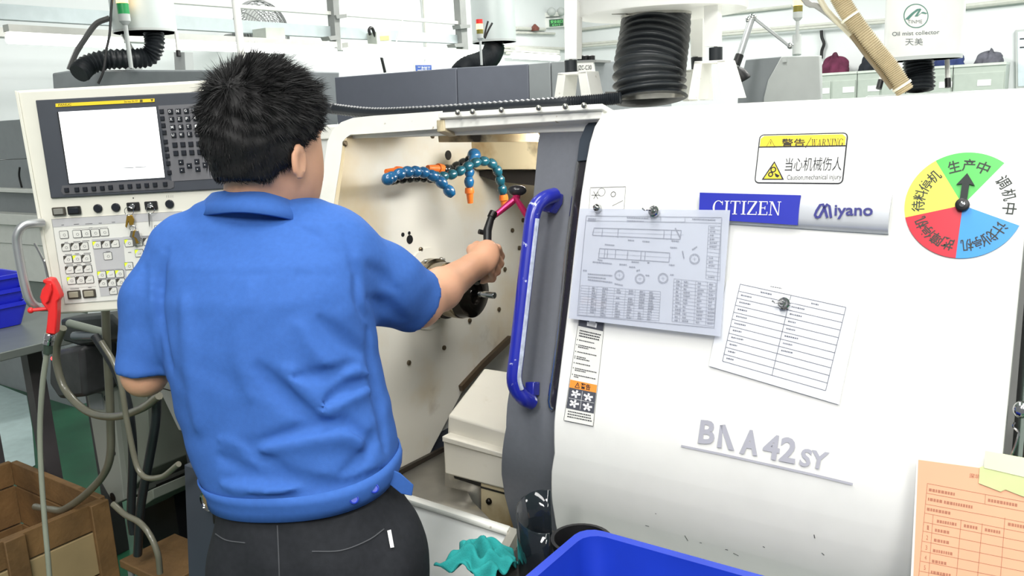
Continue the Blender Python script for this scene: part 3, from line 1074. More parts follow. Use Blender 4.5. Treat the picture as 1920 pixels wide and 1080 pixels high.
tab([(495, 425), (668, 442), (660, 622), (486, 600)], 12, (0, .18, .52, .8, 1))
for col in (.06, .24, .57, .84):
    for i in range(12):
        a = A(495, 425) + A(173, 17) * col + A(-9, 176) * (i + .5) / 12
        dw.dashes(*z8(*a), *z8(*(a + A(random.uniform(10, 28), 2))), .0024)
tab([(638, 205), (690, 208), (684, 432), (626, 424)], 14, (0, 1))
for i in range(14):
    if random.random() < .75:
        a = A(645, 205) + A(-10, 220) * (i + .5) / 14
        dw.dashes(*z8(*a), *z8(*(a + A(random.uniform(15, 32), 1))), .0020)
dw.dashes(*z8(140, 180), *z8(172, 182), .006)
dw.done(m_print2)

tpx = [z8(712, 432), z8(1262, 540), z8(1175, 945), z8(637, 785)]
ts = Sheet('table_sheet', 'tilted white form with a two column table held by a magnet above the model lettering', 'sheet', tpx, .0245, .0012, m_paper)
a, b, c, d = A(768, 447), A(1205, 543), A(1121, 887), A(695, 765)
for i in range(12):
    t = i / 11
    ts.line([z8(*(a + (d - a) * t)), z8(*(b + (c - b) * t))], .0010)
for s in (0, .48, 1):
    ts.line([z8(*(a + (b - a) * s)), z8(*(d + (c - d) * s))], .0010)
for i in range(11):
    t = (i + .45) / 11
    for s0, mx in ((.03, .12), (.51, .13)):
        if s0 > .5 and i > 7:
            continue
        if i == 0:
            s0 += .17
        p = (a + (b - a) * s0) * (1 - t) + (d + (c - d) * s0) * t
        q = p + (b - a) * mx * random.uniform(.5, 1)
        ts.dashes(*z8(*p), *z8(*q), .0022)
ts.dashes(*z8(893, 457), *z8(940, 465), .0016)
ts.done(m_print)


def magnet(px, py, w, label, s=1.0, hook=True):
    c = F.at(px, py, w)
    r = thing('hook_magnet', label, 'magnet', c, 'hook magnets on the machine front')
    MB().lathe(c - F.en * .004, F.en, [(0, .0105 * s), (.007, .0105 * s), (.009, .0085 * s), (.009, .004 * s), (.013, .0035 * s), (.015, .0055 * s), (.017, .004 * s), (.0175, .0005)], 24).build('magnet_body', CHROME, r)
    if hook:
        p = [c + F.en * .013 + F.ev * .001, c + F.en * .015 - F.ex * .006, c + F.en * .017 - F.ex * .011 - F.ev * .001, c + F.en * .022 - F.ex * .013 + F.ev * .001]
        MB().tube(spline(p, 10), .0016, 8).build('hook', CHROME, r)
    return r


magnet(1226, 396, .0485, 'silver hook magnet at the top edge of the laminated drawing')
magnet(1470, 569, .032, 'silver hook magnet on the tilted white table form')
magnet(1120, 390, .048, 'small pale magnet at the left corner of the laminated drawing', .75, False)

# ================================================================== status dial
dc = F.uv(1808.3, 389.5)
DR = np.mean([np.linalg.norm(F.uv(*p) - dc) for p in ((1704, 400), (1817, 291), (1798, 489), (1758, 307.5), (1702.8, 411.8), (1914.8, 428))])
dial = thing('status_dial', 'round five colour machine status dial with black arrow pointer', 'dial', F.P(*dc, .0205))
rays = [(1758.4, 307.7), (1887.3, 310), (1914.9, 428), (1794.9, 489.1), (1702.8, 411.8)]
ang = [math.atan2(*(F.uv(*p) - dc)[::-1]) for p in rays]
cols = [('green_sector', (92, 200, 96)), ('white_sector', (244, 244, 244)), ('blue_sector', (66, 154, 228)), ('red_sector', (204, 48, 64)), ('yellow_sector', (246, 238, 92))]
words = ['生产中', '调机中', '计划停机', '故障停机', '待料停机']
for k in range(5):
    a0, a1 = ang[k], ang[(k + 1) % 5]
    while a1 > a0:
        a1 -= 2 * math.pi
    while a1 < a0 - 2 * math.pi:
        a1 += 2 * math.pi
    MB().uvpoly(F, [dc] + circ(dc, DR, 18, a0, a1), .0202, .0226).build(cols[k][0], mat('dial_' + cols[k][0], cols[k][1], 0.35, var=0.03), dial)
    nch = len(words[k])
    mb = MB()
    for i, ch in enumerate(words[k]):
        t = (i + .5 + (0.3 if nch == 3 else .25) * (1 - 2 * (i + .5) / nch)) / nch
        a = a0 + (a1 - a0) * t
        rad = A(math.cos(a), math.sin(a))
        tang = A(math.sin(a), -math.cos(a))
        text_uv(mb, F, ch, dc + rad * DR * .76, tang * DR * .105, rad * DR * .115, .0230, 0.012)
    mb.build('lettering', mat('dial_ink', (52, 58, 52), 0.6), dial)
tip = F.uv(1817, 331)
d = norm(tip - dc)
n_ = A(-d[1], d[0])
L = np.linalg.norm(tip - dc)
MB().uvpoly(F, [dc - n_ * DR * .06, dc - n_ * DR * .06 + d * L * .66, dc - n_ * DR * .155 + d * L * .62, tip, dc + n_ * DR * .155 + d * L * .62, dc + n_ * DR * .06 + d * L * .66, dc + n_ * DR * .06], .0240, .0262).build('pointer', mat('pointer_black', (20, 34, 30), 0.5), dial)
hub = MB().lathe(F.P(*dc, .022), F.en, [(0, DR * .12), (.008, DR * .12), (.009, DR * .10), (.009, .001)], 28).build('hub', BLACK, dial)
MB().lathe(F.P(*dc, .030), F.en, [(0, DR * .055), (.002, DR * .05), (.003, DR * .02), (.003, .0005)], 20).build('hub_screw', CHROME, hub)

# ================================================================== orange work order in the right corner
ob = thing('work_order_board', 'orange printed work order form hanging at the right end of the machine', 'form', F.at(1800, 980, .05))
opx = [(1719, 858), (2010, 898), (2000, 1240), (1702, 1190)]
MB().poly(F, opx, .040, .0452).build('backing_board', mat('board_edge_white', (232, 226, 218), 0.6), ob)
MB().poly(F, [(1722, 862), (2006, 900), (1996, 1236), (1708, 1188)], .0452, .0458).build('orange_paper', mat('orange_paper', (240, 178, 142), 0.6, var=0.02), ob)
mb = MB()


def o_(X, Y):
    return (1200 + X / 2.667, 720 + Y / 2.667)


for p in ([(1437, 497), (1980, 600)], [(1432, 545), (1980, 648)], [(1428, 600), (1980, 703)], [(1424, 645), (1980, 755)], [(1418, 690), (1980, 800)], [(1414, 735), (1980, 850)], [(1410, 785), (1980, 900)], [(1406, 835), (1980, 950)], [(1402, 885), (1980, 1000)], [(1398, 935), (1980, 1050)],
          [(1437, 497), (1390, 1000)], [(1466, 653), (1440, 1000)], [(1606, 678), (1580, 1000)], [(1712, 697), (1685, 1000)], [(1825, 668), (1800, 1000)], [(1728, 552), (1724, 600)]):
    stroke(mb, F, [o_(*q) for q in p], .0006, .0462)
text_px(mb, F, '深圳', o_(1645, 468), o_(1700, 475), o_(1648, 446), .0462, .01)
for i, ch in enumerate('12345'):
    text_px(mb, F, ch, o_(1435 - 4 * i, 728 + 50 * i), o_(1444 - 4 * i, 730 + 50 * i), o_(1436 - 4 * i, 706 + 50 * i), .0462)
for x, y, l in ((1445, 528, 130), (1440, 575, 60), (1520, 590, 140), (1435, 625, 120), (1485, 685, 100), (1620, 708, 70), (1725, 728, 80), (1740, 580, 150), (1475, 730, 70), (1470, 780, 65), (1465, 832, 100), (1460, 885, 75), (1455, 940, 100), (1840, 700, 80)):
    x1 = x
    while x1 < x + l:
        ll2 = random.uniform(6, 14)
        stroke(mb, F, [o_(x1, y + (x1 - x) * .18), o_(x1 + ll2, y + (x1 + ll2 - x) * .18)], .0042, .0462)
        x1 += ll2 + 4
mb.build('form_print', mat('orange_print', (176, 118, 92), 0.6), ob)['kind'] = 'stuff'
tp = thing('green_tape_clip', 'pale green tape strip folded over the orange form', 'tape', F.at(1880, 885, .05))
MB().poly(F, [(1847, 845), (1995, 872), (1995, 912), (1845, 877)], .0467, .0489).build('tape_top', mat('pale_tape', (236, 238, 196), 0.5), tp)
MB().poly(F, [(1837, 876), (1845, 874), (1995, 908), (1995, 945), (1918, 931), (1885, 918), (1876, 922), (1835, 906)], .0467, .0479).build('tape_lower', mat('green_tape', (206, 214, 154), 0.5, var=0.06), tp)
# dark cabinet past the end of the machine
q = F.P(UR + .22, VB + .15) + N * .25
q[2] = 0
tc = thing('dark_tool_cabinet', 'dark brown grey cabinet just past the right end of the machine', 'cabinet', q)
MB().box(q + Z * .70, EX * .20, N * .16, Z * .70).build('cabinet_body', mat('dark_brown_grey_paint', (70, 64, 58), 0.6, var=0.25, scale=14), tc, bevel=.004)
MB().box(q + Z * .70 - N * .162, EX * .19, N * .006, Z * .66).build('cabinet_door', mat('dark_brown_grey_door', (66, 60, 55), 0.6, var=0.25, scale=14), tc, bevel=.003)
cl = thing('binder_clip', 'shiny steel clip with wire loop beside the status dial edge', 'clip', F.at(1912, 800, .02))
MB().ball(F.at(1914, 768, .02), (.011, .007, .013), (F.ex, F.en, F.ev)).build('clip_body', CHROME, cl)
MB().tube(spline([F.at(x, y, .022) for x, y in ((1903, 792), (1900, 800), (1910, 812), (1904, 835), (1898, 850))] + [F.at(1892, 862, .022)], 20), .0018, 8).build('clip_wire', CHROME, cl)

# ================================================================== cart, bin, rag, smoked sheet in front
PB = pt(1100, 993, 1.24)
ztab = PB[2] - 0.19
m_bin = mat('blue_bin_plastic', (24, 54, 170), 0.38, var=0.06)
m_cart = mat('dark_cart_steel', (64, 62, 60), 0.4, 0.4, var=0.2, scale=8)
ct = thing('work_cart', 'dark steel work cart carrying the blue bin and the rag', 'cart', A(PB[0], PB[1], 0) + EX * .2 - N * .1)


def cp_(a, b, z):
    return A(PB[0], PB[1], 0) + EX * a + N * b + Z * z


MB().box(cp_(.19, -.165, ztab - .012), EX * .45, N * .415, Z * .012).build('cart_top', m_cart, ct, bevel=.003)
MB().box(cp_(.19, .243, ztab + .004), EX * .45, N * .006, Z * .010).build('cart_rim', m_cart, ct)
for a in (-.24, .62):
    for b in (-.55, .22):
        MB().box(cp_(a, b, ztab / 2 - .0115), EX * .015, N * .015, Z * (ztab / 2 - .0125)).build('leg', m_cart, ct)
MB().box(cp_(.19, -.20, .25), EX * .43, N * .36, Z * .01).build('shelf', m_cart, ct)
bn_ = thing('plastic_bin', 'open bright blue plastic bin in the foreground below the machine', 'bin', cp_(.27, -.19, ztab))
W2, D2 = .54, .38


def ring(ins, z, n=5):
    return [cp_(p[0], p[1], z) for p in rrect(ins, -D2 + ins, W2 - ins, -ins, .03, 4)]


R0 = [ring(.035, ztab + .001), ring(.0, ztab + .165), ring(-.008, ztab + .168), ring(-.008, ztab + .19), ring(.006, ztab + .19), ring(.008, ztab + .17), ring(.04, ztab + .006)]
mb = MB()
mb.grid(R0, closed=True)
mb.f.append(tuple(range(len(R0[0]))))
mb.f.append(tuple(len(mb.v) - len(R0[0]) + i for i in range(len(R0[0]))))
mb.build('bin_shell', m_bin, bn_, angle=35)
MB().box(cp_(W2 / 2, .012, ztab + .13), EX * .07, N * .012, Z * .012).build('bin_grip', m_bin, bn_, bevel=.003)
# teal rag
rp = pt(905, 1062, 1.0)
r_ = ray(905, 1064)
rc_ = CAM + r_ * ((ztab - CAM[2]) / r_[2])
mb = MB()
rows = []
for i in range(41):
    row = []
    for j in range(41):
        x, y = i / 20 - 1, j / 20 - 1
        rr = math.hypot(x, y)
        edge = 1 + .14 * math.sin(5 * math.atan2(y, x) + 1)
        h = .030 * max(0, 1 - (rr * .8) ** 2) + .013 * math.sin(7 * x + 3 * y + 2 * math.sin(4 * y)) * max(0, 1.15 - rr) + .008 * math.sin(11 * y - 5 * x + 1.5 * math.sin(6 * x))
        row.append(rc_ + EX * x * .058 * edge + N * y * .050 * edge + Z * max(.002, h + .008))
    rows.append(row)
rag = mb.grid(rows).build('cleaning_rag', mat('teal_cloth', (28, 140, 138), 0.9, var=0.1, scale=60, bump=.2, bscale=400), None, angle=80, solid=.003)
tag(rag, 'crumpled teal cleaning rag on the dark cart beside the blue bin', 'rag')
# smoked curved sheet
cy = pt(1022, 958, 1.44)
top = cy[2]
rad = np.linalg.norm(pt(1022, 958, 1.44) - pt(968, 958, 1.44))
rows = []
for i in range(25):
    a = math.radians(75 + 200 * i / 24)
    p = A(cy[0] + rad * math.cos(a), cy[1] + rad * 1.15 * math.sin(a), 0)
    rows.append([A(p[0], p[1], ztab + .001), A(p[0], p[1], (ztab + top) / 2), A(p[0], p[1], top + .012 * math.sin(a))])
sm = MB().grid(rows).build('smoked_guard_sheet', mat('smoked_acrylic', (24, 30, 36), 0.06, var=0.05, alpha=.72, coat=.5), None, solid=.0025)
tag(sm, 'curled smoked transparent guard sheet standing behind the blue bin', 'guard')
bc = pt(1090, 1014, 1.41)
bk = thing('black_bucket', 'low round black bucket between smoked sheet and blue bin', 'bucket', A(bc[0], bc[1], ztab))
hh = bc[2] - ztab
MB().lathe(A(bc[0], bc[1], ztab + .001), Z, [(0, .040), (hh, .050), (hh + .004, .052), (hh + .004, .046), (.006, .036), (.006, .001)], 30).build('bucket_shell', BLACK, bk)

# ================================================================== control panel
PAZ = -0.1606
PN = Pl(pt(200, 300, 1.92), A(math.cos(PAZ), -math.sin(PAZ), 0), Z)
cpz = PN.at(270, 590)
CP = thing('control_panel', 'cream machine control panel with bright screen and keypad left of the man', 'panel', PN.at(260, 585, -.05))
H0, H1 = PN.uv(30, 171), PN.uv(104, 590)
uL = (PN.uv(27, 175)[0] + PN.uv(102, 585)[0]) / 2
uR = PN.uv(540, 300)[0]
vT, vB = PN.uv(200, 160)[1], PN.uv(180, 585)[1]
px_out = [(27, 170), (478, 145.5), (520, 565), (103, 590)]
MB().poly(PN, px_out, -.11, 0.0).build('panel_housing', CREAM, CP, bevel=.006)
MB().poly(PN, [(27, 170), (33, 171), (109, 588), (103, 590)], 0, .004).build('housing_edge', CREAM, CP, bevel=.001)
bez = MB().poly(PN, [(66, 188), (462, 167.5), (486, 351), (95, 372)], 0.0, .006).build('screen_bezel', DARK, CP, bevel=.002)


def b7(X, Y):
    return (60 + X / 5.053, 180 + Y / 5.053)


MB().poly(PN, [b7(1195, 92), b7(1995, 51), b7(2080, 764), b7(1325, 808)], .006, .0072).build('keypad_field', mat('keypad_grey', (104, 104, 108), 0.55, var=0.06), bez)
MB().poly(PN, [b7(285, 850), b7(1290, 792), b7(1345, 815), b7(1345, 865), b7(1310, 880), b7(300, 935), b7(275, 905)], .006, .0074).build('softkey_field', mat('softkey_grey', (84, 84, 88), 0.55, var=0.06), bez)
MB().poly(PN, [b7(236, 152), b7(1178, 104), b7(1264, 772), b7(345, 832)], .006, .0076).build('screen_frame', BLACK, bez)
m_scr = mat('lit_white_screen', (250, 253, 255), 0.3, emit=1.6, var=0.0)
scr = MB().poly(PN, [b7(250, 152), b7(1174, 103), b7(1258, 771), b7(354, 828)], .0076, .0082).build('screen', m_scr, bez)
mb = MB()
stroke(mb, PN, [b7(860, 682), b7(965, 678)], .0014, .0086)
stroke(mb, PN, [b7(976, 676), b7(1082, 671)], .0014, .0086)
for k in range(8):
    x = 365 + k * 108
    stroke(mb, PN, [b7(x, 812 - k * 6), b7(x - 2, 790 - k * 6)], .0005, .0086)
mb.build('screen_marks', mat('screen_dark_lines', (90, 95, 95), 0.5), scr)['kind'] = 'stuff'
yb = MB().poly(PN, [b7(222, 72), b7(1160, 24), b7(1162, 55), b7(224, 104)], .006, .0075).build('yellow_strip', mat('yellow_strip', (240, 208, 40), 0.45, var=0.03), bez)
mb = MB()
text_px(mb, PN, 'FANUC', b7(250, 95), b7(372, 89), b7(250, 75), .0079, .01)
text_px(mb, PN, 'Series 0i-TF', b7(872, 62), b7(1002, 55), b7(872, 45), .0079)
for q in ([(1022, 34), (1048, 33), (1048, 58), (1022, 59)], [(1122, 30), (1150, 28), (1136, 54)]):
    mb.flat([PN.at(*b7(*p), .0079) for p in q])
mb.build('strip_lettering', mat('strip_ink', (96, 84, 30), 0.5), yb)['kind'] = 'stuff'
K = .0058


def key(x, y, legend=None, s=1.0, col=WINK):
    c = PN.uv(x, y)
    h = K * s
    r = MB()
    r.add([PN.P(*(c + A(a * h, b * h)), .007) for a, b in ((-1, -1), (1, -1), (1, 1), (-1, 1))] +
          [PN.P(*(c + A(a * h * .8, b * h * .8)), .012) for a, b in ((-1, -1), (1, -1), (1, 1), (-1, 1))],
          [(0, 1, 2, 3), (4, 5, 6, 7), (0, 1, 5, 4), (1, 2, 6, 5), (2, 3, 7, 6), (3, 0, 4, 7)])
    k = r.build('key', KEYM, bez)
    if legend:
        mb = MB()
        text_uv(mb, PN, legend, c + A(-.0008, .0006), A(.0026 if legend not in '-;I' else .0016, 0) if legend != '-' else A(.0024, 0), A(0, .0030) if legend != '-' else A(0, .0005), .0123, .01)
        mb.build('legend', col, k)
    return k


rowsK = [('ONG78', 1318, 148), ('XZF45', 1331, 222), ('MST12', 1342, 297), ('UW;-0', 1350, 370), (None, 1361, 462), (None, 1370, 540)]
for leg, x0, y0 in rowsK:
    for i in range(8):
        x, y = x0 + i * 75, y0 - i * 3.6
        L_ = leg[i] if leg and i < 5 else None
        k = key(*b7(x, y), L_)
for X, Y, ch in ((1418, 625, 'up'), (1428, 700, 'dn'), (1497, 658, 'l'), (1568, 618, 'up'), (1577, 690, 'dn'), (1646, 650, 'r')):
    k = key(*b7(X, Y))
    mb = MB()
    c = PN.uv(*b7(X, Y))
    tri = {'up': [(-1, -.6), (1, -.6), (0, 1)], 'dn': [(-1, .6), (1, .6), (0, -1)], 'l': [(.6, -1), (.6, 1), (-1, 0)], 'r': [(-.6, -1), (-.6, 1), (1, 0)]}[ch]
    mb.flat([PN.P(*(c + A(*q) * .0015), .0123) for q in tri])
    mb.build('legend', WINK, k)
for X, Y in ((1236, 145), (1243, 212), (1252, 278), (1261, 345), (1273, 432), (1282, 500), (1290, 565), (1298, 635), (1309, 722)):
    key(*b7(X, Y), None, .85)
for X, Y in ((340, 888), (436, 884), (514, 880), (596, 875), (676, 870), (754, 862), (856, 856), (936, 852), (1017, 848), (1095, 843), (1174, 838), (1269, 832)):
    key(*b7(X, Y), None, .88)


def b4(X, Y):
    return (X / 3.0, 340 + Y / 3.0)


def rbut(X, Y, w, h, m, z=.008, frame=None, nm='push_button'):
    c = PN.uv(*b4(X, Y))
    w, h = w / 3 * 1.92 / FPX / 2, h / 3 * 1.92 / FPX / 2
    o = MB().uvpoly(PN, rrect(c[0] - w, c[1] - h, c[0] + w, c[1] + h, min(w, h) * .2, 2), 0, z).build(nm, m if frame is None else frame, CP, bevel=.0008)
    if frame is not None:
        MB().uvpoly(PN, rrect(c[0] - w * .72, c[1] - h * .68, c[0] + w * .72, c[1] + h * .68, .001, 2), z - .001, z + .003).build('button_cap', m, o, bevel=.0008)
    return o


m_bt = mat('beige_button', (150, 146, 128), 0.45)
m_bf = mat('dark_button_frame', (66, 62, 54), 0.5)
rbut(335, 168, 68, 46, mat('grey_button', (128, 128, 122), 0.45), .007, m_bf)
rbut(421, 162, 68, 46, KEYM, .007, BLACK)
for X, Y in ((552, 152), (653, 146), (955, 127)):
    MB().lathe(PN.at(*b4(X, Y)), PN.en, [(0, .0098), (.004, .0098), (.006, .008), (.006, .0005)], 24).build('round_plug', KEYM, CP)
for X, Y in ((752, 141), (852, 135)):
    o = rbut(X, Y, 68, 48, BLACK, .006, None, 'key_switch')
    MB().lathe(PN.at(*b4(X - 6, Y), .006), PN.en, [(0, .0062), (.004, .0062), (.005, .005), (.003, .0045), (.003, .0003)], 18).build('lock_barrel', CHROME, o)
mb = MB()
mb.flat([PN.P(*q, .0006) for q in circ(PN.uv(*b4(750, 94)), .0016, 10)])
for X in (938, 950, 962, 972):
    stroke(mb, PN, [b4(X, 78), b4(X, 92)], .0005, .0006)
mb.build('panel_marks', INK, CP)['kind'] = 'stuff'
# membrane field
mf = MB().poly(PN, [b4(290, 213), b4(1420, 144), b4(1480, 615), b4(365, 690)], 0, .0016).build('membrane_field', mat('membrane_white', (222, 222, 216), 0.5, var=0.02), CP)
MB().poly(PN, [b4(291, 214), b4(1024, 169), b4(1027, 214), b4(297, 258)], .0016, .0022).build('grey_field', mat('membrane_grey', (186, 186, 188), 0.5), mf)
MB().poly(PN, [b4(515, 326), b4(690, 314), b4(722, 634), b4(566, 648)], .0016, .0022).build('grey_field', mat('membrane_grey', (186, 186, 188), 0.5), mf)
MB().poly(PN, [b4(690, 312), b4(1000, 292), b4(1003, 330), b4(694, 352)], .0016, .0022).build('grey_field', mat('membrane_grey', (186, 186, 188), 0.5), mf)
mb = MB()
stroke(mb, PN, [b4(290, 213), b4(1024, 168)], .0006, .0026)
stroke(mb, PN, [b4(290, 213), b4(365, 690), b4(720, 662)], .0006, .0026)
stroke(mb, PN, [b4(410, 268), b4(606, 256)], .0005, .0026)
for x0, y0, l in ((362, 343, 20), (412, 340, 40), (462, 336, 40), (365, 412, 40), (420, 408, 25), (470, 405, 40), (372, 471, 40), (430, 468, 25), (478, 465, 35), (383, 531, 140), (385, 600, 155), (395, 605, 50), (495, 598, 20), (560, 500, 130), (605, 497, 70), (595, 395, 25), (345, 246, 15), (415, 242, 30), (480, 240, 40), (555, 236, 18), (628, 230, 20), (500, 262, 20), (720, 400, 18), (800, 312, 45)):
    stroke(mb, PN, [b4(x0, y0), b4(x0 + l, y0 - l * .06)], .0012 if l < 60 else .0004, .0026)
mb.build('membrane_print', mat('membrane_ink', (96, 96, 98), 0.6), mf)['kind'] = 'stuff'
m_mb = mat('membrane_key_white', (216, 216, 210), 0.45)
m_led = mat('green_led', (190, 230, 40), 0.4, emit=1.5)
led = {(548, 357), (575, 525), (625, 521), (675, 518), (404, 557), (436, 435), (727, 346), (785, 403), (727, 475), (779, 342)}
for X, Y in ((362, 299), (436, 295), (487, 292), (538, 289), (589, 285), (373, 370), (425, 366), (475, 363), (385, 438), (436, 435), (487, 432), (394, 497), (445, 494), (496, 491), (404, 557), (455, 554), (505, 551),
             (548, 357), (598, 354), (649, 350), (609, 419), (575, 525), (625, 521), (675, 518), (582, 572), (632, 569), (682, 565), (639, 615), (727, 346), (779, 342), (831, 338), (895, 267), (785, 403), (727, 475)):
    c = PN.uv(*b4(X, Y))
    h = .0096 if Y != 615 else .009
    o = MB().uvpoly(PN, rrect(c[0] - h, c[1] - h * .95, c[0] + h, c[1] + h * .95, .002, 2), .002, .0030).build('membrane_key', INK, mf)
    MB().uvpoly(PN, rrect(c[0] - h * .9, c[1] - h * .85, c[0] + h * .9, c[1] + h * .85, .0015, 2), .003, .0034).build('key_face', m_mb, o)
    if Y > 300 and (X, Y) != (609, 419):
        MB().flat([PN.P(*(c + A(*q) * h * .9), .0036) for q in ((-1, .94), (-.1, .94), (-1, -.1))]).build('led_corner', m_led if (X, Y) in led else m_bf, o)
    mb = MB()
    stroke_uv(mb, PN, circ(c + A(.0012, -.0008), .0028, 8), .0008, .0036, True) if (X + Y) % 3 else stroke_uv(mb, PN, [c + A(-.003, -.002), c + A(.003, -.002), c + A(.004, .001)], .0009, .0036)
    mb.build('key_symbol', mat('membrane_ink', (96, 96, 98), 0.6), o)
rbut(420, 635, 70, 48, m_bt, .006, m_bf)
rbut(505, 629, 70, 48, m_bt, .006, m_bf)
# side handle
hpts = [(80, 418, .01), (62, 419, .03), (44, 423, .045), (33, 438, .05), (32, 458, .05), (40, 505, .05), (50, 548, .05), (58, 566, .048), (70, 575, .04), (92, 576, .01)]
MB().tube(spline([PN.at(x, y, w) for x, y, w in hpts], 50), .0098, 12).build('side_handle', ALU, CP)
# swing arm behind the panel
q = PN.at(430, 330, -.10)
MB().tube([q, q + N * .15 + EX * .02], .03, 14).build('swing_arm', m_side, CP)

# keys in the key switches
kr = thing('key_bunch', 'bunch of brass and steel keys hanging from the left key switch', 'keys', PN.at(250, 388, .02))
m_br = mat('brass', (176, 140, 60), 0.3, 0.9, var=0.15)
MB().tube([PN.at(242, 396, .012) + A(0, 0, 0) + (PN.ex * math.cos(t) + PN.ev * math.sin(t)) * .010 for t in np.linspace(0, 2 * math.pi, 20)[:-1]], .0008, 6, closed=True).build('ring', CHROME, kr)
MB().poly(PN, [b4(712, 195), b4(742, 190), b4(755, 215), b4(748, 245), b4(728, 248), b4(722, 225), b4(712, 262), b4(704, 255)], .010, .014).build('brass_key', m_br, kr, bevel=.0006)
MB().tube([PN.at(*b4(747, 264), .012) + (PN.ex * math.cos(t) + PN.ev * math.sin(t)) * .0065 for t in np.linspace(0, 2 * math.pi, 18)[:-1]], .0008, 6, closed=True).build('ring', CHROME, kr)
for dx, m in ((0, STEEL), (14, m_br), (26, CHROME)):
    MB().poly(PN, [b4(735 + dx, 278), b4(752 + dx, 276), b4(760 + dx, 300), b4(765 + dx, 362 - dx), b4(752 + dx, 366 - dx), b4(742 + dx, 320), b4(728 + dx, 312)], .010 + dx * .0002, .013 + dx * .0002).build('hanging_key', m, kr, bevel=.0005)
k2 = thing('single_key', 'single thin key hanging from the right key switch', 'key', PN.at(282, 386, .02))
MB().tube([PN.at(282, 393, .012) + (PN.ex * math.cos(t) + PN.ev * math.sin(t)) * .009 for t in np.linspace(0, 2 * math.pi, 20)[:-1]], .0007, 6, closed=True).build('ring', CHROME, k2)
MB().poly(PN, [b4(832, 182), b4(842, 182), b4(843, 240), b4(840, 258), b4(837, 240)], .010, .012).build('key_blade', STEEL, k2)

# ================================================================== red air gun hanging on the handle
def b2(X, Y):
    return (X / 3.857, 480 + Y / 3.857)


ag = thing('air_blow_gun', 'red plastic air blow gun hanging from the silver side handle', 'air gun', PN.at(92, 560, .06))
m_red = mat('red_plastic', (228, 44, 44), 0.4, var=0.06)
MB().poly(PN, [b2(305, 175), b2(335, 165), b2(375, 170), b2(400, 215), b2(432, 290), b2(432, 312), b2(412, 330), b2(410, 440), b2(400, 570), b2(328, 562), b2(336, 495), b2(345, 400), b2(300, 345), b2(285, 300), b2(300, 245), b2(330, 205), b2(308, 195)], .045, .075).build('gun_body', m_red, ag, bevel=.006)
MB().poly(PN, [b2(352, 205), b2(366, 200), b2(372, 250), b2(350, 330), b2(322, 350), b2(345, 280)], .075, .083).build('trigger', m_red, ag, bevel=.003)
MB().tube([PN.at(*b2(345, 380), .068), PN.at(*b2(225, 393), .068)], .004, 8).ball(PN.at(*b2(222, 393), .068), .007).build('hanging_hook', m_red, ag)
MB().tube(spline([PN.at(*b2(350, 170), .06), PN.at(*b2(325, 60), .06), PN.at(*b2(300, 0), .06), PN.at(65, 456, .058)], 20), .0028, 8).build('nozzle_tube', CHROME, ag)
MB().lathe(PN.at(*b2(362, 572), .06), PN.at(*b2(348, 640), .06) - PN.at(*b2(362, 572), .06), [(-.004, .010), (.0, .012), (.009, .012), (.010, .009), (.012, .009), (.013, .0115), (.022, .0115), (.023, .009)], 16).build('hose_fitting', CHROME, ag)
MB().tube([PN.at(*b2(348, 640), .06), PN.at(*b2(345, 705), .06)], .010, 12).build('hose_socket', mat('dark_green_rubber', (48, 62, 52), 0.5), ag)
m_hose = mat('grey_clear_hose', (138, 142, 128), 0.25, var=0.08, coat=.4)
MB().tube(spline([PN.at(88, 662, .06), PN.at(80, 720, .05), PN.at(75, 800, .04), PN.at(77, 880, .04), PN.at(84, 980, .05), PN.at(94, 1100, .06), PN.at(100, 1250, .06)], 60), .0062, 10).build('air_hose', m_hose, ag)

# ================================================================== background
def exp(px, py, d):
    return Pl(pt(px, py, d), EX, Z)


def on_floor(p):
    p = np.array(p, float)
    p[2] = 0
    return p


def vtube(mb, px, y0, y1, d, r, n=16):
    """vertical tube whose axis passes the pixel (px, y0) at depth d, up to the height seen at y1"""
    a = pt(px, y0, d)
    z1 = a[2] + (y0 - y1) * d / FPX
    mb.tube([a, A(a[0], a[1], z1)], r, n)
    return a


m_lgrey = mat('pale_grey_sheet', (190, 194, 192), 0.5, var=0.03)
m_mgrey = mat('mid_grey_sheet', (138, 143, 146), 0.5, var=0.04)
m_coll = mat('collector_pale_green_grey', (204, 212, 210), 0.4, 0.1, var=0.02)
m_bluegrey = mat('cover_blue_grey', (100, 104, 116), 0.55, var=0.03)
m_amber = mat('amber_lamp', (255, 196, 110), 0.3, emit=6.0)
m_rlamp = mat('red_lamp', (214, 50, 44), 0.3, emit=0.5)
m_glamp = mat('green_lamp', (40, 150, 84), 0.3, emit=0.1)
m_olamp = mat('olive_lamp', (128, 120, 50), 0.3)
m_galv = mat('galvanised_beam', (176, 186, 188), 0.5, 0.2, var=0.05)
m_rail = mat('pale_rail', (206, 206, 200), 0.5, 0.1, var=0.04)
m_post = mat('grey_post', (138, 140, 138), 0.5, 0.1, var=0.06)
m_lampw = mat('fluorescent_glow', (255, 255, 252), 0.3, emit=9.0, var=0)

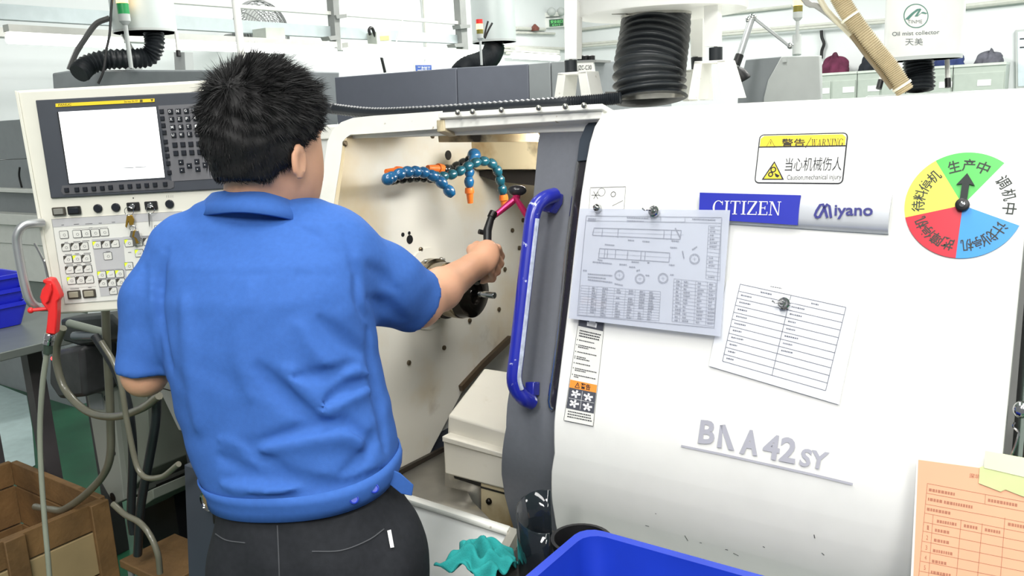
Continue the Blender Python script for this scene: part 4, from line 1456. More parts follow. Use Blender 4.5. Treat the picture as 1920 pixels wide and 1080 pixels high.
# ---- overhead cable rack
rk = thing('cable_rack', 'long grey overhead cable rack above the rear machines', 'rack', RK.at(632, 90))
MB().poly(RK, [(-80, 1), (632, 50), (868, 66), (868, 82), (632, 71), (-80, 31)], -.06, 0).build('beam', m_galv, rk)
MB().poly(RK, [(-80, 47), (875, 92), (875, 103), (-80, 65)], -.12, -.02).build('cable_tray', m_rail, rk)
MB().poly(RK, [(280, -5), (880, 41), (880, 47), (280, 2)], -.03, .02).build('rail', m_rail, rk)
MB().poly(RK, [(620, -60), (632, -60), (640, 94), (631, 94)], -.02, .05).build('post', m_post, rk)
MB().poly(RK, [(858, -60), (869, -60), (879, 106), (868, 106)], -.02, .05).build('post', m_post, rk)
for q in ([(630, 28), (650, 26), (650, 33), (632, 35)], [(862, 46), (882, 46), (882, 52), (864, 54)], [(616, 68), (634, 66), (635, 74), (620, 76)], [(852, 82), (872, 80), (872, 88), (854, 88)]):
    MB().poly(RK, q, -.02, .07).build('bracket', m_post, rk)
zc = 4.39
for x, y in ((629, 0), (866, 0)):
    p = RK.at(x, y, .0)
    MB().box(A(p[0], p[1], (p[2] + zc) / 2), EX * .03, N * .03, Z * ((zc - p[2]) / 2)).build('post', m_post, rk)
eb = MB().poly(RK, [(705, 60), (732, 58), (735, 94), (708, 95)], .0, .1).build('junction_box', mat('junction_box_grey', (176, 180, 172), 0.5), rk)
MB().poly(RK, [(713, 68), (729, 67), (730, 75), (714, 76)], .1, .103).build('yellow_label', mat('pale_yellow', (222, 214, 120), 0.5), eb)
MB().tube(spline([RK.at(x, y, .08) for x, y in ((694, 66), (692, 56), (697, 52), (703, 66), (712, 95), (722, 136))], 24), .012, 8).build('cable', BLACK, rk)
MB().poly(RK, [(498, 52), (533, 52), (537, 86), (500, 85)], .0, .14).build('control_box', mat('junction_box_grey', (176, 180, 172), 0.5), rk)
MB().tube([RK.at(755, 36, .05), RK.at(738, 97, .05)], .006, 6).build('hanging_wire', m_rail, rk)
# ---- fluorescent tubes below the rack
for k, (x0, y0, x1, y1, lb) in enumerate(((14, 72, 228, 82, 'bright fluorescent tube at the far left below the rack'), (300, 84, 628, 97, 'bright fluorescent tube behind the man\'s head below the rack'), (648, 98, 884, 109, 'bright fluorescent tube left of the middle oil mist collector'))):
    a, b = RK.at(x0, y0, .26), RK.at(x1, y1, .26)
    t = thing('fluorescent_lamp', lb, 'lamp', (a + b) / 2, 'fluorescent tubes below the cable rack')
    MB().tube([a, b], .026, 12).build('glass_tube', m_lampw, t)
    MB().box((a + b) / 2 + Z * .05, (b - a) / 2, EX * .03, Z * .018).build('lamp_batten', m_rail, t)
    MB().tube([a * .75 + b * .25 + Z * .06, a * .75 + b * .25 + Z * .06 - EX * .25], .012, 6).build('lamp_bracket', m_rail, t)
a, b = WL.at(962, 104, .5), WL.at(1046, 109, .5)
t = thing('fluorescent_lamp', 'short bright fluorescent tube just above the dark grey machine covers', 'lamp', (a + b) / 2, 'fluorescent tubes below the cable rack')
MB().tube([a, b], .035, 12).build('glass_tube', m_lampw, t)
MB().box((a + b) / 2 + Z * .07, (b - a) / 2, EX * .03, Z * .02).build('lamp_batten', m_rail, t)
# ---- wall fan
FP = Pl(WL.at(490, 62, .45), N, Z)
fa = thing('wall_fan', 'round wire cage wall fan behind the cable rack', 'fan', FP.o - FP.en * .3)
RF = np.linalg.norm(FP.at(490, 2) - FP.at(490, 62))
mb = MB()
for k in range(1, 15):
    rr = RF * k / 14
    w = .11 * math.sqrt(max(0, 1 - (k / 14) ** 2)) + .02
    for sg in (1, -1):
        mb.tube([FP.P(rr * math.cos(a), rr * math.sin(a), w * sg) for a in np.linspace(0, 2 * math.pi, 41)[:-1]], .0035 if k < 14 else .008, 5, closed=True)
for k in range(20):
    a = k * math.pi / 10
    mb.tube([FP.P(RF * q * math.cos(a), RF * q * math.sin(a), .11 * math.sqrt(1 - q * q) + .02) for q in (0.1, .4, .7, .9, 1)], .003, 4)
mb.build('wire_cage', mat('fan_cage_grey', (128, 130, 130), 0.5, 0.3), fa)['kind'] = 'stuff'
MB().lathe(FP.P(0, 0, -.1), FP.en, [(0, .05), (.12, .06), (.16, .05), (.17, .01)], 20).build('fan_motor', m_post, fa)
for k in range(3):
    a = k * 2.094
    c, s_ = math.cos(a), math.sin(a)
    pts = [FP.P(c * u - s_ * v, s_ * u + c * v, ww) for u, v, ww in ((.04, -.02, .0), (RF * .55, -.09, -.03), (RF * .86, -.03, -.02), (RF * .82, .1, .03), (.06, .04, .02))]
    MB().prism(pts, FP.en * .004).build('fan_blade', m_lgrey, fa)
MB().tube([FP.P(0, 0, -.1), FP.P(0, 0, -.44)], .03, 10).build('wall_mount', m_post, fa)
# ---- signs on the left wall
ex_ = thing('exit_sign', 'small green lit exit sign on the white wall near the corner', 'sign', WL.at(1045, 42, .0))
MB().poly(WL, [(1027, 34), (1062, 32), (1063, 50), (1028, 52)], .0, .04).build('sign_case', WHITE, ex_)
MB().poly(WL, [(1031, 37), (1056, 35), (1056.5, 48), (1031.5, 50)], .04, .05).build('sign_face', mat('exit_green', (40, 92, 60), 0.4, var=0.1), ex_)
mb = MB()
text_px(mb, WL, '安全出口', (1032.5, 44), (1055, 42.5), (1032.5, 38), .055, .01)
text_px(mb, WL, 'EXIT', (1036, 49), (1051, 48), (1036, 45.5), .055)
mb.build('sign_lettering', mat('exit_letter_green', (120, 220, 130), 0.4, emit=.7), ex_)
el = thing('emergency_light', 'pale twin emergency spotlight just above the exit sign', 'light', WL.at(1043, 24, 0))
MB().poly(WL, [(1030, 23), (1056, 22), (1056, 30), (1030, 31)], .0, .06).build('lamp_case', WHITE2, el)
for x in (1034, 1052):
    MB().ball(WL.at(x, 22, .08), .055).build('spot_head', m_lgrey, el)
bs = thing('workshop_sign', 'small blue and white workshop sign showing above the dark grey covers', 'sign', WL.at(794, 125, 0))
MB().poly(WL, [(778, 117), (810, 117), (811, 142), (779, 142)], .002, .02).build('sign_board', WHITE, bs)
MB().poly(WL, [(780, 122), (809, 122), (810, 136), (781, 136)], .02, .03).build('blue_field', mat('sign_blue', (70, 100, 176), 0.5), bs)
mb = MB()
text_px(mb, WL, '二次加工', (783, 133), (807, 133), (783, 124), .035, .01)
mb.build('sign_lettering', WINK, bs)
# ---- wall conduits
cd = [(WL, [(968, 53), (1022, 55)], .02), (WL, [(968, 61), (1040, 63)], .015), (WL, [(940, 88), (1070, 92)], .02), (WL, [(940, 95), (1048, 98)], .02), (WL, [(950, 100), (1048, 103)], .015),
      (WB, [(1083, 56), (1160, 47), (1484, 12)], .02), (WB, [(1083, 84), (1350, 62), (1566, 44), (1660, 38)], .02), (WB, [(1083, 88), (1350, 66), (1660, 42)], .015), (WB, [(1797, 14), (1960, -4)], .03), (WL, [(787, -20), (793, 0), (799, 85), (800, 112)], .012)]
for k, (pl_, pts, r) in enumerate(cd):
    o = MB().tube([pl_.at(x, y, (.03, .075)[k in (4, 7)]) for x, y in pts], r, 8).build('trim_%d' % (k + 1), mat('conduit_pale', (204, 204, 196), 0.6), None)
    struct(o)
MB_ = MB().tube([WB.at(1086, -60, .14), WB.at(1088, 190, .14)], .03, 8).build('trim_20', mat('conduit_pale', (204, 204, 196), 0.6))
struct(MB_)
wc = MB().tube(spline([WB.at(x, y, .04) for x, y in ((1540, 57), (1541, 70), (1545, 82), (1541, 95), (1540, 110))], 16), .018, 8).build('hanging_wall_cable', BLACK)
tag(wc, 'short wavy black cable end hanging on the back wall', 'cable')
vl = MB().lathe(WL.at(1003, 53, .06), Z, [(-.03, .05), (0, .06), (.03, .03), (.05, .01)], 10).build('pipe_valve', mat('rust_red', (120, 70, 60), 0.6))
tag(vl, 'small rust red valve on the wall pipe left of the exit sign', 'valve')
w1 = MB().poly(WB, [(1116, 124), (1152, 122), (1154, 200), (1117, 200)], .001, .04).build('window_1', m_lgrey)
struct(w1)
MB().poly(WB, [(1119, 132), (1145, 130), (1147, 196), (1119, 198)], .04, .05).build('window_pane', mat('yellowish_pane', (228, 232, 200), 0.2), w1)
MB().poly(WB, [(1119, 134), (1145, 132), (1145, 146), (1119, 147)], .05, .052).build('window_blind', WHITE, w1)
wb = thing('whiteboard', 'narrow strip of a white notice board at the right edge of the back wall', 'board', WB.at(1925, 110, 0))
MB().poly(WB, [(1904, 56), (2010, 48), (2012, 160), (1905, 166)], .002, .04).build('board_frame', m_lgrey, wb)
MB().poly(WB, [(1908, 60), (2006, 52), (2008, 156), (1909, 162)], .04, .045).build('board_face', mat('board_pale_blue', (222, 232, 240), 0.3), wb)
mb = MB()
for y in (73, 89):
    stroke(mb, WB, [(1912, y), (1980, y - 4)], .012, .048)
mb.build('board_marks', INK, wb)['kind'] = 'stuff'

# ---- lockers
m_lock = mat('locker_grey_green', (176, 184, 176), 0.5, var=0.03)


LKZ = (WB.at(1530, 143, .42)[2] + WB.at(1885, 120.7, .42)[2]) / 2


def locker(x0, yt0, x1, yt1, lab, doors):
    a, b = WB.at(x0, yt0, .42), WB.at(x1, yt1, .42)
    zt_ = LKZ
    u0, u1 = (a - WB.o) @ EX, (b - WB.o) @ EX
    c = on_floor(WB.P((u0 + u1) / 2, 0, .24))
    r = thing('locker', lab, 'locker', c, 'grey lockers along the back wall')
    hw = (u1 - u0) / 2 - .004
    MB().box(c + Z * zt_ / 2, EX * hw, N * .19, Z * zt_ / 2).build('locker_body', m_lock, r)
    MB().box(c + Z * (zt_ + .013), EX * (hw + .001), N * .2, Z * .012).build('locker_top', mat('locker_top_pale', (206, 212, 204), 0.5), r)
    for k in range(doors):
        dc_ = c + EX * (-hw + (k + .5) * 2 * hw / doors) - N * .195
        for zz, hz in ((zt_ * .75 - .02, zt_ * .25 - .045), (zt_ * .25 + .02, zt_ * .25 - .04)):
            d_ = MB().box(dc_ + Z * zz, EX * (hw / doors - .012), N * .008, Z * hz).build('locker_door', m_lock, r, bevel=.003)
            MB().box(dc_ + Z * (zz - .12) - N * .012 - EX * (hw / doors - .06), EX * .015, N * .008, Z * .03).build('latch', BLACK, d_)
            MB().box(dc_ + Z * (zz + hz - .1) - N * .01 + EX * .05, EX * .06, N * .002, Z * .03).build('name_plate', WINK, d_)
    return r, zt_


locker(1515, 144, 1608, 139, 'grey locker right beside the grey slanted machine hood', 2)
locker(1608, 139, 1700, 133.5, 'grey locker behind the beige corrugated hose', 2)
locker(1700, 133.5, 1788, 128, 'grey locker behind the right oil mist collector', 2)
_, zl = locker(1788, 128, 1888, 120.5, 'grey locker farthest right along the back wall', 1)


def lump(name, label, cat, px0, px1, pyt, pyb, m, seed, pl=WB, w=.22, group=None):
    a, b = pl.at(px0, pyb, w), pl.at(px1, pyb, w)
    t = pl.at((px0 + px1) / 2, pyt, w)
    c = (a + b) / 2
    hx, hz = np.linalg.norm(b - a) / 2, (t[2] - c[2]) * 1.25
    c = A(c[0], c[1], LKZ + .027)
    r = random.Random(seed)
    ph = [r.uniform(0, 6) for _ in range(8)]
    rows = []
    for i in range(15):
        th = math.pi / 2 * i / 14
        row = []
        for j in range(40):
            p = 2 * math.pi * j / 40
            n1 = 1 + .13 * math.sin(3 * p + ph[0] + 2 * th) + .09 * math.sin(7 * p + ph[1] + 5 * th) + .05 * math.sin(13 * p + ph[2])
            n2 = 1 + .18 * math.sin(2.5 * math.cos(p) * 2 + ph[3]) + .10 * math.sin(9 * math.cos(p) + ph[4])
            row.append(c + EX * hx * math.sin(th) ** .7 * math.cos(p) * n1 + N * .15 * math.sin(th) ** .7 * math.sin(p) * n1 + Z * max(0.0, hz * math.cos(th) * n2))
        rows.append(row)
    mb = MB().grid(rows, closed=True)
    mb.f.append(tuple(len(mb.v) - 40 + i for i in range(40)))
    o = mb.build(name, m, None, angle=60)
    tag(o, label, cat, group)
    return o


zz = .012 + .02
lump('folded_jacket', 'crumpled dark red jacket on the locker by the grey hood', 'jacket', 1542, 1592, 112, 137.5, mat('maroon_cloth', (96, 36, 64), 0.9, var=0.3, scale=9), 1)
lump('folded_jacket', 'black jacket heap on the lockers right of the red jacket', 'jacket', 1612, 1655, 112, 134.5, mat('black_cloth', (30, 34, 42), 0.9, var=0.3, scale=9), 2)
lump('cloth_bag', 'small dark blue cloth bag on the locker beside the right collector', 'bag', 1742, 1808, 108, 126.5, mat('navy_cloth', (44, 58, 106), 0.9, var=0.3, scale=9), 3)
lump('cloth_bag', 'grey crumpled cloth bag at the right end of the locker tops', 'bag', 1830, 1882, 103, 121, mat('grey_cloth', (92, 92, 102), 0.9, var=0.25, scale=9), 4)

# ---- signal towers
def tower(name, label, px, y_top, segs, pole_y, d, r):
    """segs: list of (y0,y1,material) from the top; then grey socket and pole down to pole_y"""
    a = pt(px, pole_y, d)
    t = thing('signal_tower', label, 'signal light', a)

    def zat(y):
        return a[2] + (pole_y - y) * d / FPX
    last = None
    for y0, y1, m in segs:
        MB().lathe(A(a[0], a[1], zat(y1)), Z, [(0, r), (zat(y0) - zat(y1), r)], 18).build('lamp_segment', m, t)
        last = y1
    MB().lathe(A(a[0], a[1], zat(last)), Z, [(0, r), (-r * 1.2, r), (-r * 1.8, r * .5)], 18).build('tower_socket', m_lgrey, t)
    MB().tube([a, A(a[0], a[1], zat(last))], r * .38, 10).build('tower_pole', m_lgrey, t)
    return t


# ---- left neighbour machine with its collector (behind the control panel)
E1 = exp(250, 150, 4.3)
nm = thing('rear_left_machine', 'pale grey machine roof showing above the control panel', 'machine', on_floor(E1.at(250, 170) + N * .4))
MB().poly(E1, [(97, 137), (134, 131), (470, 131), (470, 260), (106, 260)], -.55, 0).build('roof_hood', m_mgrey, nm, bevel=.01)
p0, p1 = E1.at(200, 260), E1.at(470, 260)
MB().prism([A(p0[0], p0[1], 0), A(p1[0], p1[1], 0), p1, p0], N * .52).build('machine_body', m_lgrey, nm)
for x0, x1 in ((233, 250), (326, 346)):
    MB().poly(E1, [(x0, 98), (x1, 98), (x1 + 2, 133), (x0 + 2, 133)], -.3, -.25).build('collector_bracket', m_lgrey, nm)


def collector(label, px, yb, half, d, hose_px, hose_r, legs, mcol=m_coll, hgt=.6, rib=26):
    c = pt(px, yb, d)
    r = half * d / FPX
    t = thing('oil_mist_collector', label, 'oil mist collector', c)
    MB().lathe(c, Z, [(0, r * .97), (.004, r), (hgt, r), (hgt + .01, r * .97)], 48).build('drum', mcol, t)
    MB().lathe(c, Z, [(.0, r * 1.005), (.012, r * 1.005)], 48).build('drum_rim', m_lgrey, t)
    if hose_px:
        P = spline([pt(x, y, dd) for x, y, dd in hose_px], rib * 4)
        R = [hose_r * d / FPX * (1 + .10 * math.sin(math.pi * i / 2)) for i in range(len(P))]
        MB().tube(P, R, 18).build('suction_hose', RUBBER, t, angle=75)
    for x0, y0, x1, y1, wd in legs:
        a, b = pt(x0, y0, d), pt(x1, y1, d)
        MB().tube([a, b], wd * d / FPX / 2, 8).build('support_leg', WHITE2, t)
        MB().lathe(b, norm(a - b), [(-.03, wd * .6 * d / FPX), (0, wd * .6 * d / FPX)], 12).build('rubber_foot', BLACK, t)
    return t, c, r


collector('grey oil mist collector drum above the control panel', 273, 62, 56, 4.4,
          [(288, 62, 4.4), (290, 85, 4.4), (278, 106, 4.4), (245, 110, 4.35), (200, 112, 4.3), (165, 122, 4.25), (148, 138, 4.2)], 17, [(225, 55, 260, 114, 8), (330, 60, 334, 95, 7)])
tower('signal_tower', 'signal tower lit amber over green in front of the left collector', 246, -8, [(-12, 12, m_amber), (12, 31, m_glamp)], 128, 4.2, .028)
c1 = MB().tube(spline([pt(x, y, 4.3) for x, y in ((130, 131), (142, 100), (158, 75), (180, 45), (205, 34))], 24), .014, 8).build('bent_conduit', mat('conduit_grey_black', (92, 92, 92), 0.4))
tag(c1, 'bent grey conduit rising from the machine roof left of the collector', 'conduit')
c2 = MB().tube(spline([pt(x, y, 4.1) for x, y in ((211, -10), (208, 25), (206, 60), (203, 78))], 24) + spline([pt(x, y, 4.1) for x, y in ((200, 90), (194, 132), (184, 157))], 12), .006, 6).build('thin_black_cable', BLACK)
tag(c2, 'thin black cable hanging down beside the left collector', 'cable')
pz = pt(447, 50, 2.9)
wp = MB().tube([A(pz[0], pz[1], .001), A(pz[0], pz[1], 4.399)], .014, 12).build('white_pole', WHITE)
tag(wp, 'thin white vertical pole rising behind the man\'s head', 'pole')

# ---- dark grey covers behind the lathe
E2 = exp(800, 150, 3.55)
gm = thing('rear_grey_machine', 'dark blue grey machine covers standing behind the open lathe', 'machine', on_floor(E2.at(860, 200) + N * .4))
for q, m in (([(627, 145), (855, 127), (860, 330), (640, 340)], m_bluegrey), ([(856.5, 127), (990, 120), (995, 330), (862, 330)], m_bluegrey), ([(990.5, 120), (1031, 116), (1037, 330), (996, 330)], m_mgrey), ([(1033, 116), (1110, 112), (1118, 330), (1039, 330)], m_mgrey)):
    MB().poly(E2, q, -.7, 0).build('machine_cover', m, gm, bevel=.004)
p0, p1 = E2.at(645, 320), E2.at(1110, 320)
MB().prism([A(p0[0], p0[1], 0), A(p1[0], p1[1], 0), p1, p0], N * .7).build('machine_body', m_mgrey, gm)
js = MB().poly(E2, [(1066, 117), (1112, 113), (1114, 137), (1068, 139)], 0, .01).build('sign_plate', WHITE, gm)
mb = MB()
text_px(mb, E2, 'JZC-C30', (1083, 134), (1109, 133), (1083, 123), .012)
mb.build('sign_lettering', INK, js)
MB().poly(E2, [(1080, 114), (1118, 112), (1118, 116.5), (1080, 118)], -.1, .012).build('top_plate', m_post, gm)
for x in (1088, 1099, 1110):
    MB().lathe(E2.at(x, 113, -.02), Z, [(0, .012), (.016, .012), (.018, .008)], 10).build('cap_bolt', BLACK, gm)
collector('pale oil mist collector drum behind the dark grey covers', 927, 80, 41, 4.6,
          [(925, 80, 4.6), (926, 92, 4.6), (918, 108, 4.55), (900, 118, 4.5), (876, 126, 4.45), (862, 140, 4.4)], 18, [])
tower('signal_tower', 'signal tower lit red and amber in front of the middle collector', 903, 40, [(40, 48, m_rlamp), (48, 58, m_amber), (58, 66, m_olamp)], 122, 4.2, .017)
for k, (pts) in enumerate((((908, 70), (911, 55), (915, 40)), ((909, 72), (915, 58), (923, 43)))):
    c3 = MB().tube(spline([pt(x, y, 4.22 + .04 * k) for x, y in pts], 10), .005, 6).build('thin_black_cable', BLACK)
    tag(c3, ['left thin cable rising from the middle signal tower', 'right thin cable rising from the middle signal tower'][k], 'cable')

# ---- big collector on the lathe's roof
bcx = pt(1241, 27, 1.98)
bt = thing('oil_mist_collector', 'large white oil mist collector drum standing on the lathe roof', 'oil mist collector', bcx)
rB = 156 * 1.98 / FPX
MB().lathe(bcx, Z, [(0, rB * .9), (.0, rB * .985), (.004, rB), (.6, rB), (.61, rB * .97)], 72).build('drum', WHITE, bt)
d0 = 1.98
hp_ = spline([pt(1230, 22, d0), pt(1228, 60, d0 - .01), pt(1222, 100, d0 - .02), pt(1217, 140, d0 - .03), pt(1219, 186, d0 - .03)], 13 * 8)
hr_ = [(60 * d0 / FPX + .005 * (i / 104)) * (1 + .075 * math.cos(2 * math.pi * i / 8)) for i in range(len(hp_))]
sh = MB().tube(hp_, hr_, 40).build('suction_hose', RUBBER, bt, angle=80)
for (x, y, rr) in ((1230, 24, 62), (1219, 178, 63)):
    a = pt(x, y, d0 - .01)
    MB().lathe(a, Z, [(-.009, rr * d0 / FPX), (-.009, rr * d0 / FPX + .004), (.009, rr * d0 / FPX + .004), (.009, rr * d0 / FPX)], 48).build('hose_clamp', STEEL, bt)
    MB().box(a - RT * (rr * d0 / FPX * .75) - N * (rr * d0 / FPX * .72), RT * .016, N * .006, Z * .008).build('clamp_screw', STEEL, bt)
a = pt(1219, 186, d0 - .03)
MB().lathe(A(a[0], a[1], zt - .011), Z, [(0, .088), (.006, .088), (.006, .07)], 40).build('hose_flange', WHITE2, bt)


def bracket(ex_px, d, feet, top, mount, leg):
    E = exp(*ex_px, d)
    (lx0, lx1, ly), (rx0, rx1, ry) = feet
    (tx0, ty0), (tx1, ty1) = top
    MB().poly(E, [(lx0, ly), (lx1, ly), (tx0 + 14, ty0 + 2), (tx0, ty0)], -.06, 0).build('bracket_leg', WHITE2, bt, bevel=.001)
    MB().poly(E, [(rx0, ry), (rx1, ry), (tx1, ty1), (tx1 - 16, ty1 + 2)], -.06, 0).build('bracket_leg', WHITE2, bt, bevel=.001)
    MB().poly(E, [(tx0, ty0), (tx1, ty1), (tx1 + 1, ty1 + 5), (tx0 - 1, ty0 + 5)], -.06, 0).build('bracket_top', WHITE2, bt, bevel=.001)
    x0, y0, x1, y1, hw = mount
    Em = Pl(E.o + N * .03, EX, Z)
    MB().tube([Em.at(x0, y0), Em.at(x1, y1)], hw * d / FPX, 18).build('rubber_mount', RUBBER, bt)
    MB().lathe(Em.at(x1, y1), Z, [(0, .004), (.012, .004)], 8).build('mount_bolt', STEEL, bt)
    if leg:
        MB().poly(Em, leg, -.012, .012).build('support_leg', WHITE, bt)


bracket((1340, 180), 1.86, ((1289, 1309, 187), (1352, 1382, 184)), ((1302, 115), (1360, 112)), (1342, 113, 1342, 89, 12.5), [(1319, -30), (1346, -30), (1346, 87), (1321, 87)])
bracket((1075, 200), 1.98, ((1036, 1053, 202), (1092, 1112, 197)), ((1046, 137), (1099, 133)), (1071, 136, 1070, 113, 12), [(1058, 0), (1082, 0), (1081, 110), (1059, 111)])
bracket((1300, 180), 2.25, ((1280, 1292, 190), (1312, 1322, 188)), ((1284, 131), (1318, 129)), (1307, 130, 1306, 107, 10.5), [(1294, -10), (1318, -10), (1317, 107), (1295, 107)])

# ---- grey slanted hood, tower and work lamp
E3 = exp(1450, 150, 3.1)
hd_ = thing('rear_slanted_hood', 'light grey slanted machine hood between big collector and lockers', 'machine', on_floor(E3.at(1460, 190) + N * .3))
p = [E3.at(*q) for q in ((1383, 189), (1432, 187), (1439, 150), (1466, 106), (1398, 112))]
MB().poly(E3, [(1465, 106), (1537, 104), (1541, 300), (1428, 310), (1432, 183), (1440, 150)], -.03, 0).build('hood_front', m_lgrey, hd_, bevel=.003)
MB().poly(Pl(E3.o + N * .03, EX, Z), [(1398, 112), (1466, 106), (1440, 150), (1432, 185), (1428, 300), (1376, 300), (1384, 170)], -.03, 0).build('hood_side', m_mgrey, hd_, bevel=.003)
p0, p1 = E3.at(1380, 295), E3.at(1541, 295)
MB().prism([A(p0[0], p0[1], 0) + N * .04, A(p1[0], p1[1], 0) + N * .04, p1 + N * .04, p0 + N * .04], N * .40).build('machine_body', m_mgrey, hd_)
MB().poly(E3, [(1466, 108), (1474, 107), (1474, 116), (1467, 117)], 0, .012).build('hinge', m_lgrey, hd_)
tt = tower('signal_tower', 'signal tower glowing orange and white on the slanted hood', 1494, -4, [(-12, 2, m_rlamp), (2, 15, m_amber), (15, 26, m_olamp)], 104, 3.08, .017)
MB().tube([pt(1494, 103, 3.08), pt(1494, 66, 3.08)], .016, 14).build('tower_base', m_lgrey, tt)
wl_ = thing('work_lamp', 'jointed grey work lamp with black head folded over the slanted hood', 'lamp', pt(1484, 88, 3.02))
dL = 3.02
MB().tube([pt(1481, 87, dL), pt(1412, 32, dL)], .006, 8).build('lower_arm', ALU, wl_)
MB().tube([pt(1409, 36, dL), pt(1387, 104, dL)], .012, 10).build('upper_arm', ALU, wl_)
MB().tube([pt(1387, 103, dL), pt(1380, 122, dL)], .015, 10).build('arm_grip', BLACK, wl_)
for x, y, r in ((1411, 33, .014), (1404, 37, .012), (1482, 86, .012), (1380, 124, .012)):
    MB().ball(pt(x, y, dL), r).build('joint', CHROME, wl_)
MB().lathe(pt(1382, 128, dL), pt(1394, 152, dL) - pt(1382, 128, dL), [(0, .012), (.012, .022), (.045, .03), (.05, .028), (.046, .02)], 18).build('lamp_head', BLACK, wl_)

# ---- right collector with logo
rt_, rc2, rr2 = collector('white oil mist collector with round green logo at the upper right', 1729, 113, 67, 2.75,
                          [(1722, 110, 2.75), (1722, 130, 2.75), (1724, 145, 2.75), (1724, 169, 2.75)], 25, [(1776, 112, 1777, 147, 9), (1660, 120, 1652, 150, 9)], WHITE, .6, 10)


def cyl(px, py, dr=.001):
    """pixel to the drum surface of the right collector"""
    r = ray(px, py)
    R_ = rr2 + dr
    ox, oy = CAM[0] - rc2[0], CAM[1] - rc2[1]
    a, b, c = r[0] ** 2 + r[1] ** 2, ox * r[0] + oy * r[1], ox * ox + oy * oy - R_ * R_
    t = (-b - math.sqrt(max(0, b * b - a * c))) / a
    return CAM + r * t


def cq(X, Y):
    return (1660 + X / 4.908, Y / 4.908)


def cstroke(mb, pts, wd, closed=False):
    P = [A(*q) for q in pts]
    n = len(P)
    for i in range(n if closed else n - 1):
        a, b = P[i], P[(i + 1) % n]
        d = norm(b - a)
        nn = A(-d[1], d[0]) * wd / 2
        mb.add([cyl(*(a + nn)), cyl(*(b + nn)), cyl(*(b - nn)), cyl(*(a - nn))], [(0, 1, 2, 3)])


m_logo = mat('logo_green', (88, 132, 122), 0.5)
mb = MB()
cstroke(mb, [cq(282 + 111 * math.cos(a), 146 + 108 * math.sin(a)) for a in np.linspace(0, 2 * math.pi, 37)[:-1]], 1.8, True)
for q in ([(180, 178), (215, 180), (262, 128), (318, 86), (322, 78), (290, 82), (240, 120)], [(268, 152), (292, 152), (332, 84), (318, 78)], [(292, 148), (296, 152), (330, 122), (370, 130), (388, 122), (350, 108), (335, 112)]):
    mb.add([cyl(*cq(*p)) for p in q], [tuple(range(len(q)))])
mb.build('logo_mark', m_logo, rt_)
mb = MB()


def ctext(mb, body, x0, y0, x1, y1, x2, y2, bold=0.0):
    a, b, c = A(*cq(x0, y0)), A(*cq(x1, y1)), A(*cq(x2, y2))
    text_to(mb, body, lambda s, t: cyl(*(a + (b - a) * s + (c - a) * t)), bold)


for q in (('TINME', 205, 216, 340, 214, 205, 184), ('Oil mist collector', 62, 332, 498, 312, 62, 294, .01), ('天美', 183, 418, 345, 416, 183, 352)):
    mb = MB()
    ctext(mb, *q)
    mb.build('lettering', mat('collector_ink', (116, 122, 124), 0.5), rt_)
rm = thing('rear_right_machine', 'pale machine roof below the right oil mist collector behind the lathe', 'machine', on_floor(rc2 + N * .12))
mb = MB().box(on_floor(rc2 + N * .12 + EX * .26) + Z * .80, EX * .40, N * .28, Z * .80)
mb.build('machine_body', m_lgrey, rm, bevel=.01)
MB().box(on_floor(rc2 + N * .12 + EX * .26) - N * .285 + Z * .95, EX * .30, N * .008, Z * .45).build('machine_door', m_mgrey, rm, bevel=.004)
# ---- beige hose bundle
d_h = 2.35
hb = thing('corrugated_hose', 'thick beige corrugated hose slanting down to the lathe roof', 'hose', pt(1695, 168, d_h))
P_ = spline([pt(1350, -330, d_h), pt(1440, -220, d_h), pt(1510, -115, d_h), pt(1560, -30, d_h), pt(1585, 15, d_h), pt(1612, 55, d_h), pt(1645, 98, d_h), pt(1672, 132, d_h), pt(1697, 172, d_h)], 400)
MB().tube(P_, [.0240 + .0022 * math.sin(i * math.pi / 2) for i in range(len(P_))], 16).build('hose_tube', mat('beige_hose', (186, 172, 142), 0.4, var=0.1), hb, angle=80)
for x, y in ((1594, 32), (1691, 161)):
    a, b = pt(x - 1.2, y - 1.8, d_h), pt(x + 1.2, y + 1.8, d_h)
    MB().tube([a, b], .0275, 18).build('cable_tie', mat('pale_tie', (222, 218, 200), 0.5), hb)
MB().tube(spline([pt(x, y, d_h + .04) for x, y in ((1340, -320), (1440, -190), (1534, -8), (1560, 30), (1592, 62), (1630, 105), (1660, 140), (1682, 170))], 30), .008, 8).build('clear_tube', mat('clear_tube', (214, 208, 186), 0.2, alpha=.8), hb)
MB().tube(spline([pt(x, y, d_h - .0) for x, y in ((1596, 66), (1621, 100), (1648, 134), (1672, 166))], 30), .006, 8).build('dark_tube', mat('brown_tube', (110, 96, 72), 0.25), hb)
MB().tube(spline([pt(x, y, d_h + .06) for x, y in ((1340, -250), (1440, -120), (1505, -5), (1530, 10), (1552, 25), (1575, 45))], 20), .009, 8).build('grey_tube', mat('grey_tube', (150, 150, 148), 0.4), hb)

